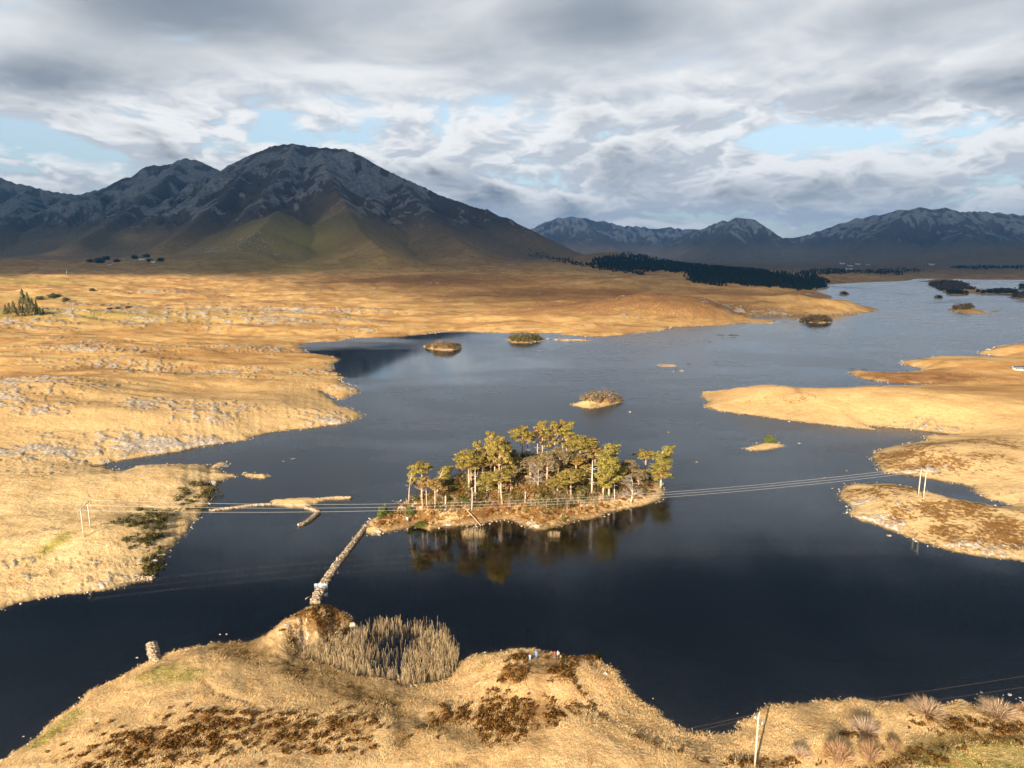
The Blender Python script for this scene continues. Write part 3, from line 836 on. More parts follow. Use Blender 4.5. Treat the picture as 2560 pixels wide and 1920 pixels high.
# ------------------------------------------------------------------ water
def water_material():
    m, t, out = material('lake_water')
    geo = t.node('ShaderNodeNewGeometry')
    pos = geo.outputs['Position']
    def spot(x, y, rx, ry, turn=0.0):
        p = t.node('ShaderNodeMapping')
        p.vector_type = 'TEXTURE'
        p.inputs['Location'].default_value = (x, y, 0)
        p.inputs['Rotation'].default_value = (0, 0, R(turn))
        p.inputs['Scale'].default_value = (rx, ry, 1)
        t.l.new(pos, p.inputs[0])
        x_, y_, _ = t.sep(p.outputs[0])
        r2 = t.math('ADD', t.math('MULTIPLY', x_, x_), t.math('MULTIPLY', y_, y_))
        return t.math('EXPONENT', t.math('MULTIPLY', r2, -1.0))
    # wind: ruffled open water, sheltered calm bays
    nA = t.noise(t.scale(pos, (0.8, 1.6, 1)), 0.0055, 4, 0.55, 0.4)
    nB = t.noise(t.scale(pos, (1.0, 2.4, 1)), 0.02, 3, 0.5)
    y_ = t.sep(pos)[1]
    wind = t.ramp(y_, 140, 230, -0.05, 0.66)
    wind = t.math('ADD', wind, t.math('MULTIPLY', t.math('SUBTRACT', nA, 0.5), 1.9))
    wind = t.math('ADD', wind, t.math('MULTIPLY', t.math('SUBTRACT', nB, 0.5), 0.7))
    bx, by = gnd('K', 1130, 500)
    calm = spot(bx, by, 92, 74, 12)
    b2x, b2y = gnd('K', 1950, 270)
    calm = t.math('ADD', calm, t.math('MULTIPLY', spot(b2x, b2y, 120, 22), 0.9))
    wind = t.math('SUBTRACT', wind, t.math('MULTIPLY', calm, 1.25))
    wind = t.ramp(wind, -0.05, 0.95)
    rough = t.math('ADD', 0.055, t.math('MULTIPLY', wind, 0.28))
    wav = t.math('ADD', t.noise(t.scale(pos, (1.0, 1.9, 1)), 0.9, 3, 0.6), t.math('MULTIPLY', t.noise(pos, 0.22, 2, 0.5), 1.2))
    bump = t.node('ShaderNodeBump')
    bump.inputs['Distance'].default_value = 0.05
    t.set(bump.inputs['Strength'], t.math('ADD', 0.05, t.math('MULTIPLY', wind, 0.55)))
    t.set(bump.inputs['Height'], wav)
    gl = t.node('ShaderNodeBsdfGlossy')
    gl.inputs['Color'].default_value = (0.92, 0.96, 1.0, 1)
    t.set(gl.inputs['Roughness'], rough)
    t.l.new(bump.outputs[0], gl.inputs['Normal'])
    tr = t.node('ShaderNodeBsdfTransparent')
    tr.inputs['Color'].default_value = (0.92, 0.88, 0.80, 1)
    fr = t.node('ShaderNodeFresnel')
    fr.inputs['IOR'].default_value = 2.1
    mx = t.node('ShaderNodeMixShader')
    t.l.new(fr.outputs[0], mx.inputs[0])
    t.l.new(tr.outputs[0], mx.inputs[1])
    t.l.new(gl.outputs[0], mx.inputs[2])
    t.l.new(mx.outputs[0], out.inputs[0])
    return m
xs = np.linspace(-5200, 5200, 27)
ys = np.concatenate([np.linspace(-380, 4200, 24)])
wx_, wy_ = np.meshgrid(xs, ys)
wi = np.arange(wx_.size).reshape(wx_.shape)
wq = np.stack([wi[:-1, :-1], wi[:-1, 1:], wi[1:, 1:], wi[1:, :-1]], -1).reshape(-1, 4)
lake = link('lake', new_mesh('lake', np.stack([wx_.ravel(), wy_.ravel(), 0 * wx_.ravel()], 1), [wq]), water_material())
lake['kind'] = 'structure'

# ------------------------------------------------------------------ unseen cloud deck, added to shade the mountains and darken the near water
ALT = 2600.0
SHIFT = np.array([SUN_AZ.x, SUN_AZ.y]) * (ALT / math.tan(SUN_EL))
def shade_wanted(x, y):
    """how much of the sun the deck takes away over ground point (x, y)"""
    n = fbm(x / 900, y / 900, 4, 131)
    n2 = fbm(x / 260, y / 260, 3, 137)
    edge = np.interp(x, [-3000, -1500, -820, -730, -600, -140, 200, 3000], [1000, 1080, 1130, 1640, 1640, 1040, 800, 880])
    soft = np.interp(x, [-800, -600, -300, 200], [120, 200, 420, 480])
    s = (y - edge) / soft + 0.45 * n + 0.22 * n2
    s = sstep(-0.75, 0.75, s)
    s = s * (1 - 0.34 * np.exp(-((x + 560) / 190) ** 2 - ((y - 2760) / 330) ** 2)) * (1 - 0.8 * np.exp(-((x + 1740) / 230) ** 2 - ((y - 2960) / 90) ** 2))
    s = s * (1 - sstep(11000, 13300, y + 400 * n + 250 * n2)) * (0.82 + 0.145 * sstep(1500, 2000, y + 400 * (x < -500)) - 0.10 * sstep(5200, 6800, y) + 0.13 * sstep(9000, 10000, y))
    return s
def shade_cloud_material():
    m, t, out = material('cloud')  # skin of the added shade deck, kept dull to blacken its reflection
    a = t.node('ShaderNodeVertexColor', layer_name='thickness')
    th = t.sep(a.outputs[0])[0]
    geo = t.node('ShaderNodeNewGeometry')
    n = t.noise(geo.outputs['Position'], 0.004, 5, 0.6)
    op = t.math('ADD', th, t.math('MULTIPLY', t.math('MULTIPLY', t.math('SUBTRACT', n, 0.5), 0.5), t.math('MULTIPLY', t.math('SUBTRACT', 1.0, th), 4.0)), clamp=True)
    df = t.node('ShaderNodeBsdfDiffuse')
    df.inputs['Color'].default_value = (0.36, 0.41, 0.49, 1)
    tl = t.node('ShaderNodeBsdfTranslucent')
    tl.inputs['Color'].default_value = (0.16, 0.20, 0.27, 1)
    m1 = t.node('ShaderNodeMixShader')
    m1.inputs[0].default_value = 0.55
    t.l.new(df.outputs[0], m1.inputs[1])
    t.l.new(tl.outputs[0], m1.inputs[2])
    tr = t.node('ShaderNodeBsdfTransparent')
    m2 = t.node('ShaderNodeMixShader')
    t.set(m2.inputs[0], op)
    t.l.new(tr.outputs[0], m2.inputs[1])
    t.l.new(m1.outputs[0], m2.inputs[2])
    t.l.new(m2.outputs[0], out.inputs[0])
    return m
cx_, cy_ = np.meshgrid(np.arange(-7000, 9001, 110.0), np.arange(400, 14000, 110.0))
sh = shade_wanted(cx_.ravel(), cy_.ravel()).astype(np.float32)
keep_ = (sh > 0.015).reshape(cx_.shape)
bump_ = fbm(cx_.ravel() / 700, cy_.ravel() / 700, 5, 151)
cxw, cyw = cx_.ravel() + SHIFT[0], cy_.ravel() + SHIFT[1]
topz = ALT + sh * (160 + 140 * np.clip(bump_ + 0.4, 0, None)) + 4
botz = ALT - sh * (30 + 40 * np.clip(-bump_ + 0.2, 0, None))
ci = np.arange(cx_.size).reshape(cx_.shape)
cq = np.stack([ci[:-1, :-1], ci[:-1, 1:], ci[1:, 1:], ci[1:, :-1]], -1)
okq = keep_[:-1, :-1] & keep_[:-1, 1:] & keep_[1:, 1:] & keep_[1:, :-1]
cq = cq[okq]
nv = cx_.size
verts = np.concatenate([np.stack([cxw, cyw, topz], 1), np.stack([cxw, cyw, botz], 1)])
me = new_mesh('shade_cloud_bank', verts, [cq, cq[:, ::-1] + nv], smooth=True)
alpha = 1 - np.sqrt(np.clip(1 - sh, 0, 1))          # two skins together take the wanted share
attr(me, 'thickness', np.repeat(np.concatenate([alpha, alpha])[:, None], 3, 1))
cb = link('shade_clouds', me, shade_cloud_material())
cb['kind'] = 'structure'

# ------------------------------------------------------------------ air
def box_mesh(name, lo, hi):
    x0, y0, z0 = lo
    x1, y1, z1 = hi
    v = [(x0, y0, z0), (x1, y0, z0), (x1, y1, z0), (x0, y1, z0), (x0, y0, z1), (x1, y0, z1), (x1, y1, z1), (x0, y1, z1)]
    f = [(0, 3, 2, 1), (4, 5, 6, 7), (0, 1, 5, 4), (1, 2, 6, 5), (2, 3, 7, 6), (3, 0, 4, 7)]
    return new_mesh(name, v, [np.array(f)])
HAZE = 9.5e-5
if HAZE > 0:
    hm, ht, hout = material('air')
    pv = ht.node('ShaderNodeVolumePrincipled')
    pv.inputs['Color'].default_value = (0.14, 0.50, 1.0, 1)
    pv.inputs['Density'].default_value = HAZE
    pv.inputs['Anisotropy'].default_value = 0.6
    ht.l.new(pv.outputs[0], hout.inputs['Volume'])
    hz = link('haze', box_mesh('haze', (-10800, -800, -12), (10800, 10800, float(T['h'].max()) + 25)), hm)
    hz['kind'] = 'stuff'
    hz['label'] = 'thin blue air that pales the far mountains'
print('ground verts', len(T['h']), 'top', T['h'].max())

# ================================================================== things
def simple(name, col, rough=0.85, var=0.0, scale=3.0, spec=0.2, metal=0.0):
    m, t, out = material(name)
    bs = t.node('ShaderNodeBsdfPrincipled')
    t.l.new(bs.outputs[0], out.inputs[0])
    c = (*col, 1.0)
    if var:
        geo = t.node('ShaderNodeTexCoord').outputs['Object']
        n = t.noise(geo, scale, 4, 0.65)
        t.set(bs.inputs['Base Color'], t.mix(t.ramp(n, 0.3, 0.7), tuple(v * (1 - var) for v in col), tuple(min(1, v * (1 + var)) for v in col)))
    else:
        bs.inputs['Base Color'].default_value = c
    bs.inputs['Roughness'].default_value = rough
    bs.inputs['Specular IOR Level'].default_value = spec
    bs.inputs['Metallic'].default_value = metal
    return m
def leafy(name, translucent=0.42):
    """cover whose colour is carried by each leaf or stem"""
    m, t, out = material(name)
    a = t.node('ShaderNodeVertexColor', layer_name='tint')
    df = t.node('ShaderNodeBsdfDiffuse')
    t.l.new(a.outputs[0], df.inputs[0])
    tl = t.node('ShaderNodeBsdfTranslucent')
    t.l.new(a.outputs[0], tl.inputs[0])
    mx = t.node('ShaderNodeMixShader')
    mx.inputs[0].default_value = translucent
    t.l.new(df.outputs[0], mx.inputs[1])
    t.l.new(tl.outputs[0], mx.inputs[2])
    t.l.new(mx.outputs[0], out.inputs[0])
    return m
M_LEAF = leafy('leaf')
M_STRAW = leafy('dry_stem', 0.15)
M_BARK = simple('pine_bark', (0.56, 0.37, 0.25), 0.9, 0.35, 1.2)
M_PALEBARK = simple('bleached_wood', (0.58, 0.50, 0.42), 0.9, 0.2, 1.5)
M_POLE = simple('pole_wood', (0.56, 0.49, 0.38), 0.85, 0.2, 2.0)
M_STEEL = simple('galvanised_steel', (0.42, 0.47, 0.52), 0.45, 0.15, 3.0, 0.5, 0.6)
M_GLAZE = simple('insulator_glaze', (0.45, 0.58, 0.62), 0.3, 0.0, 1.0, 0.5)
M_WIRE = simple('aluminium_wire', (0.62, 0.60, 0.55), 0.5, 0.0, 1.0, 0.5)
M_STONE = simple('lake_stone', (0.40, 0.30, 0.20), 0.95, 0.35, 1.7)
M_PALESTONE = simple('quartzite', (0.40, 0.34, 0.28), 0.9, 0.3, 1.3)
M_DARKSTONE = simple('wet_stone', (0.10, 0.09, 0.085), 0.7, 0.3, 0.8)
M_TANSTONE = simple('tan_stone', (0.34, 0.25, 0.165), 0.9, 0.35, 1.0)
M_WHITE = simple('limewash', (0.80, 0.80, 0.78), 0.9)
M_SLATE = simple('slate', (0.16, 0.17, 0.19), 0.7, 0.2, 1.0)
M_GLASS = simple('window_glass', (0.04, 0.05, 0.08), 0.1, 0.0, 1.0, 0.6)

class Acc:
    """collects pieces of one mesh"""
    def __init__(self):
        self.v, self.f3, self.f4, self.c, self.n = [], [], [], [], 0
    def add(self, verts, tri=None, quad=None, col=None):
        verts = np.asarray(verts, dtype=np.float32).reshape(-1, 3)
        self.v.append(verts)
        if tri is not None and len(tri):
            self.f3.append(np.asarray(tri) + self.n)
        if quad is not None and len(quad):
            self.f4.append(np.asarray(quad) + self.n)
        if col is not None:
            col = np.asarray(col, dtype=np.float32)
            self.c.append(np.tile(col, (len(verts), 1)) if col.ndim == 1 else col)
        self.n += len(verts)
    def mesh(self, name, smooth=False):
        fs = []
        if self.f3:
            fs.append(np.concatenate(self.f3))
        if self.f4:
            fs.append(np.concatenate(self.f4))
        me = new_mesh(name, np.concatenate(self.v), fs, smooth)
        if self.c:
            attr(me, 'tint', np.concatenate(self.c))
        return me

def tube(acc, pts, rad, sides=6, col=None, cap=True):
    pts = np.asarray(pts, dtype=np.float64)
    n = len(pts)
    rad = np.broadcast_to(np.asarray(rad, dtype=np.float64), (n,))
    tan = np.gradient(pts, axis=0)
    tan /= np.linalg.norm(tan, axis=1, keepdims=True) + 1e-12
    ref = np.array([0.0, 0.0, 1.0]) if abs(tan[0][2]) < 0.9 else np.array([1.0, 0.0, 0.0])
    a = np.cross(tan, ref)
    a /= np.linalg.norm(a, axis=1, keepdims=True) + 1e-12
    b = np.cross(tan, a)
    ang = np.linspace(0, 2 * math.pi, sides, endpoint=False)
    ring = (a[:, None, :] * np.cos(ang)[None, :, None] + b[:, None, :] * np.sin(ang)[None, :, None]) * rad[:, None, None] + pts[:, None, :]
    idx = np.arange(n * sides).reshape(n, sides)
    nx = np.roll(idx, -1, axis=1)
    q = np.stack([idx[:-1], nx[:-1], nx[1:], idx[1:]], -1).reshape(-1, 4)[:, ::-1]
    v = ring.reshape(-1, 3)
    tri = None
    if cap:
        v = np.concatenate([v, pts[:1], pts[-1:]])
        c0, c1 = n * sides, n * sides + 1
        tri = np.concatenate([np.stack([np.full(sides, c0), idx[0], nx[0]], 1), np.stack([np.full(sides, c1), nx[-1], idx[-1]], 1)])
    acc.add(v, tri, q, col)

def box(acc, c, s, rz=0.0, col=None, jit=0.0, r_=None):
    v = np.array([(x, y, z) for z in (-1, 1) for y in (-1, 1) for x in (-1, 1)], dtype=np.float64) * 0.5
    if jit:
        v = v + (r_ or rng).uniform(-jit, jit, v.shape)
    v = v * np.asarray(s)
    ca, sa = math.cos(rz), math.sin(rz)
    v = np.stack([v[:, 0] * ca - v[:, 1] * sa, v[:, 0] * sa + v[:, 1] * ca, v[:, 2]], 1) + np.asarray(c)
    acc.add(v, None, np.array([(0, 2, 3, 1), (4, 5, 7, 6), (0, 1, 5, 4), (1, 3, 7, 5), (3, 2, 6, 7), (2, 0, 4, 6)]), col)

def leaves(acc, n, centre, rad, size, cols, r_, shell=0.55, up=0.35, slim=1.0):
    """n small leaf-sized faces through an ellipsoid round centre"""
    d = r_.normal(size=(n, 3))
    d /= np.linalg.norm(d, axis=1, keepdims=True)
    rr = shell + (1 - shell) * r_.random(n) ** 0.6
    p = d * rr[:, None] * np.asarray(rad) + np.asarray(centre)
    nrm = d + r_.normal(size=(n, 3)) * 0.45 + np.array([0, 0, up])
    nrm /= np.linalg.norm(nrm, axis=1, keepdims=True)
    a = np.cross(nrm, r_.normal(size=(n, 3)))
    a /= np.linalg.norm(a, axis=1, keepdims=True) + 1e-9
    b = np.cross(nrm, a)
    s = size * r_.uniform(0.6, 1.3, n)[:, None]
    a, b = a * s, b * s * slim
    v = np.stack([p - a - b, p + a - b * 0.6, p + a * 0.7 + b, p - a * 0.8 + b * 0.9], 1).reshape(-1, 3)
    q = np.arange(n * 4).reshape(n, 4)
    cols = np.asarray(cols)
    pick = cols[r_.integers(0, len(cols), n)] * r_.uniform(0.75, 1.25, (n, 1))
    acc.add(v, None, q, np.repeat(pick, 4, axis=0))

PINE = [(0.46, 0.345, 0.09), (0.40, 0.305, 0.08), (0.52, 0.38, 0.11), (0.26, 0.21, 0.055)]
PINE_G = [(0.39, 0.325, 0.08), (0.32, 0.275, 0.065), (0.46, 0.36, 0.095)]
PINE_R = [(0.52, 0.345, 0.11), (0.46, 0.30, 0.095), (0.32, 0.21, 0.065)]

def pine_meshes(seed, H=12.0, lo=0.60, cr=2.8, clumps=16, flat=0.45, lean=(0.0, 0.0), form='dome', cols=PINE, dead=5, n=95):
    r_ = np.random.default_rng(seed)
    tr, cw = Acc(), Acc()
    zs = np.linspace(0, 1, 9)
    wob = r_.normal(size=2) * 0.25
    def axis(f):
        return np.array([lean[0] * f ** 1.7 + wob[0] * math.sin(f * 3.1) * 0.6, lean[1] * f ** 1.7 + wob[1] * math.sin(f * 2.6) * 0.6, H * f])
    tube(tr, [axis(f * 0.93) for f in zs], np.interp(zs, [0, 0.1, 0.7, 1], [0.27, 0.21, 0.13, 0.05]), 7)
    for k in range(clumps):
        u = (k + 0.5) / clumps
        if form == 'dome':
            f = lo + (0.97 - lo) * (0.30 + 0.70 * u)
            rr = cr * math.sqrt(max(0.02, 1 - ((f - lo) / (1.0 - lo)) ** 1.9)) * r_.uniform(0.45, 0.95)
        elif form == 'tall':
            f = lo + (0.97 - lo) * u
            rr = cr * (1 - 0.62 * u) * r_.uniform(0.35, 1.0)
        else:                                     # flag: blown to one side
            f = lo + (0.97 - lo) * u
            rr = cr * (1 - 0.4 * u) * r_.uniform(0.3, 1.0)
        ang = k * 2.399 + r_.uniform(-0.5, 0.5)
        if form == 'flag':
            ang = r_.normal(0.0, 0.75)
        c = axis(f) + np.array([math.cos(ang) * rr, math.sin(ang) * rr, r_.uniform(-0.55, 0.55)])
        base = axis(max(0.3, f - 0.05 - 0.09 * rr / cr))
        mid = base * 0.45 + c * 0.55 + np.array([0, 0, -0.18])
        tube(tr, [base, mid, c], [0.085, 0.06, 0.03], 5)
        s = r_.uniform(0.5, 1.25) * (0.40 * cr if form != 'tall' else 0.44 * cr)
        s = min(s, 1.35)
        leaves(cw, n, c + np.array([0, 0, 0.12]), (s, s, s * flat * 1.15), 0.185, cols, r_, 0.45, 0.5, 0.6)
        if r_.random() < 0.7:
            c2 = c + r_.normal(size=3) * np.array([0.6, 0.6, 0.25])
            leaves(cw, n // 2, c2, (s * 0.6, s * 0.6, s * 0.6 * flat), 0.17, cols, r_, 0.4, 0.5, 0.6)
    for k in range(dead):
        f = r_.uniform(0.30, lo + 0.05)
        ang = r_.uniform(0, 6.28)
        L = r_.uniform(0.7, 2.0)
        b0 = axis(f)
        e = b0 + np.array([math.cos(ang) * L, math.sin(ang) * L, r_.uniform(-0.2, 0.5)])
        tube(tr, [b0, (b0 + e) / 2 + np.array([0, 0, -0.12]), e], [0.055, 0.04, 0.015], 4)
    return tr.mesh('trunk', True), cw.mesh('crown')
def bare_meshes(seed, H=8.0, spread=0.30, n=26, twigs=260, cols=((0.42, 0.33, 0.24), (0.50, 0.42, 0.32), (0.36, 0.27, 0.19)), lean=0.0):
    """a leafless tree: trunk with limbs, and the haze of its twigs"""
    r_ = np.random.default_rng(seed)
    tr, cw = Acc(), Acc()
    def axis(f):
        return np.array([lean * f * f * H, 0.2 * math.sin(f * 3), H * f])
    fs = np.linspace(0, 0.95, 7)
    tube(tr, [axis(f) for f in fs], np.interp(fs, [0, 1], [0.018 * H, 0.004 * H]), 6)
    for k in range(n):
        f = r_.uniform(0.22, 0.92)
        ang = r_.uniform(0, 6.28)
        L = H * spread * r_.uniform(0.5, 1.0) * (1.15 - 0.5 * f)
        b0 = axis(f)
        e = b0 + np.array([math.cos(ang) * L, math.sin(ang) * L, L * r_.uniform(0.25, 0.9)])
        m_ = (b0 + e) / 2 + r_.normal(size=3) * 0.06 * L
        tube(tr, [b0, m_, e], [0.0065 * H, 0.0045 * H, 0.002 * H], 4)
        if twigs:
            leaves(cw, twigs // n, e, (L * 0.42, L * 0.42, L * 0.36), 0.030 * H, cols, r_, 0.15, 0.2, 0.14)
    return tr.mesh('trunk', True), (cw.mesh('twigs') if twigs else None)
def snag_meshes(seed, H=6.0, stubs=7, L=1.1):
    r_ = np.random.default_rng(seed)
    tr = Acc()
    fs = np.linspace(0, 1, 7)
    wob = r_.normal(size=2) * 0.18
    ax = lambda f: np.array([wob[0] * math.sin(3 * f), wob[1] * math.sin(2.4 * f), H * f])
    tube(tr, [ax(f) for f in fs], np.interp(fs, [0, 0.8, 1], [0.20, 0.13, 0.07]), 6)
    for k in range(stubs):
        f = r_.uniform(0.35, 0.97)
        ang = r_.uniform(0, 6.28)
        l = L * r_.uniform(0.4, 1.2)
        b0 = ax(f)
        e = b0 + np.array([math.cos(ang) * l, math.sin(ang) * l, r_.uniform(-0.1, 0.5) * l])
        tube(tr, [b0, (b0 + e) / 2 + r_.normal(size=3) * 0.08, e], [0.06, 0.045, 0.015], 4)
    return tr.mesh('trunk', True), None
def spruce_meshes(seed, H=14.0, r0=2.4, lo=0.25, cols=((0.10, 0.105, 0.035), (0.15, 0.14, 0.05), (0.07, 0.08, 0.03)), n=1100):
    r_ = np.random.default_rng(seed)
    tr, cw = Acc(), Acc()
    tube(tr, [(0, 0, 0), (0, 0, H * 0.5), (0, 0, H * 0.95)], [0.22, 0.15, 0.04], 6)
    tiers = 13
    for k in range(tiers):
        f = lo + (0.97 - lo) * k / (tiers - 1)
        rr = r0 * (1 - (f - lo) / (1.02 - lo)) ** 0.8 * r_.uniform(0.75, 1.1) + 0.15
        leaves(cw, max(12, int(n / tiers * (rr / r0 + 0.25))), (r_.normal() * 0.15, r_.normal() * 0.15, H * f), (rr, rr, H * 0.06), 0.42, cols, r_, 0.35, 0.4, 0.6)
    return tr.mesh('trunk', True), cw.mesh('crown')
def bush_mesh(seed, R0=1.4, H0=1.5, cols=((0.10, 0.10, 0.03),), n=420, size=0.13, lobes=6, slim=0.7):
    r_ = np.random.default_rng(seed)
    cw = Acc()
    for k in range(lobes):
        ang = k * 2.4
        q = R0 * 0.5 * math.sqrt((k + 0.3) / lobes) * 1.2
        hh = H0 * r_.uniform(0.55, 1.0)
        leaves(cw, n // lobes, (math.cos(ang) * q, math.sin(ang) * q, hh * 0.5), (R0 * 0.55, R0 * 0.55, hh * 0.55), size, cols, r_, 0.6, 0.35, slim)
    return cw.mesh('foliage')
def twig_bush(seed, R0=2.0, H0=2.2, n=900, cols=((0.44, 0.31, 0.19), (0.52, 0.38, 0.24), (0.36, 0.24, 0.14))):
    """a leafless shrub: stems fanning from the ground and their fine twigs"""
    r_ = np.random.default_rng(seed)
    st, tw = Acc(), Acc()
    for k in range(34):
        ang = r_.uniform(0, 6.28)
        q = math.sqrt(r_.random())
        e = np.array([math.cos(ang) * q * R0 * 0.85, math.sin(ang) * q * R0 * 0.85, H0 * (1 - 0.45 * q * q) * r_.uniform(0.7, 0.95)])
        b0 = np.array([math.cos(ang) * q * 0.25 * R0, math.sin(ang) * q * 0.25 * R0, 0])
        tube(st, [b0, b0 * 0.4 + e * 0.5 + np.array([0, 0, 0.12 * H0]), e], [0.035, 0.022, 0.008], 4)
    ang = r_.uniform(0, 6.28, n)
    q = np.sqrt(r_.random(n))
    top = np.stack([np.cos(ang) * q * R0, np.sin(ang) * q * R0, H0 * (1 - 0.55 * q ** 2) * r_.uniform(0.5, 1.02, n)], 1)
    low = top * r_.uniform(0.45, 0.75, (n, 1)) + r_.normal(size=(n, 3)) * 0.08
    low[:, 2] = np.maximum(low[:, 2], 0.02)
    side = np.cross(top - low, r_.normal(size=(n, 3)))
    side /= np.linalg.norm(side, axis=1, keepdims=True) + 1e-9
    v = np.stack([low - side * 0.016, low + side * 0.016, top], 1).reshape(-1, 3)
    cols = np.asarray(cols)
    tw.add(v, np.arange(3 * n).reshape(n, 3), None, np.repeat(cols[r_.integers(0, len(cols), n)] * r_.uniform(0.8, 1.2, (n, 1)), 3, axis=0))
    return st.mesh('stems', True), tw.mesh('twigs')

FIRST = {}
def stand(kind, name, meshes, P, sxy, sz, rz, label, cat, group=None, mats=(None, None), parts=('trunk', 'crown'), tilt=None):
    """a tree or shrub made of parts; later ones are copies that share the first one's meshes"""
    root = empty(name, P, rz)
    root.scale = (sxy, sxy, sz)
    if tilt:
        root.rotation_euler = (tilt[0], tilt[1], rz)
    if kind not in FIRST:
        FIRST[kind] = [link(p, m, mat, None) for p, m, mat in zip(parts, meshes, mats) if m is not None]
        kids = FIRST[kind]
        for k in kids:
            if k.name.startswith(('stems', 'crown', 'foliage')):
                k['kind'] = 'stuff'
    else:
        kids = [k.copy() for k in FIRST[kind]]
        for k in kids:
            COL.objects.link(k)
    for k in kids:
        k.parent = root
    return tag(root, label, cat, group)

# ------------------------------------------------------------------ pines of the wooded island
PM = dict(
    dome=(pine_meshes(1, lo=0.52, cr=3.0, clumps=22), 12.0, 3.0),
    dome2=(pine_meshes(2, lo=0.56, cr=2.6, clumps=19, cols=PINE_R, dead=8), 12.0, 2.6),
    tall=(pine_meshes(3, lo=0.45, cr=2.3, clumps=18, form='tall', cols=PINE, flat=0.55), 12.0, 2.3),
    tall2=(pine_meshes(4, lo=0.30, cr=2.6, clumps=22, form='tall', cols=PINE_G, flat=0.5), 12.0, 2.6),
    flag=(pine_meshes(5, lo=0.50, cr=2.8, clumps=15, form='flag', lean=(2.0, 0.3), cols=PINE_G, dead=4), 12.0, 3.0),
    flat=(pine_meshes(6, lo=0.68, cr=2.7, clumps=14, flat=0.36, cols=PINE, dead=9), 12.0, 2.7),
    thin=(pine_meshes(7, lo=0.58, cr=1.9, clumps=11, cols=PINE_R, dead=10, n=70), 12.0, 1.7),
    oak=(pine_meshes(8, lo=0.35, cr=3.0, clumps=22, form='dome', cols=((0.36, 0.27, 0.14), (0.30, 0.22, 0.11), (0.40, 0.31, 0.17)), flat=0.8, dead=6, n=70), 12.0, 3.0),
    dead=(snag_meshes(11, 8.0, 12, 1.6), 8.0, 1.6),
    stump=(snag_meshes(12, 4.0, 2, 0.4), 4.0, 1.0),
    bare=(bare_meshes(13, 8.0, 0.33, 30, 900), 8.0, 2.4),
)
def island_point(z, x, y):
    """ground of the wooded island seen at (x, y); behind its brow, the nearest ground to that line of sight"""
    dr = ray(*px(z, x, y))
    hd = math.hypot(dr[0], dr[1])
    t = np.linspace(150, 300, 301)
    k = t / hd
    X, Y = dr[0] * k, dr[1] * k
    TT = terrain(X, Y)
    zz = CAM_H + dr[2] * k
    gap = zz - TT['h']
    gap = np.where(TT['d'] > 0.8, gap, 99)
    hit = np.nonzero(gap <= 0)[0]
    i = int(hit[0]) if len(hit) else int(np.argmin(gap))
    return X[i], Y[i], float(TT['h'][i])
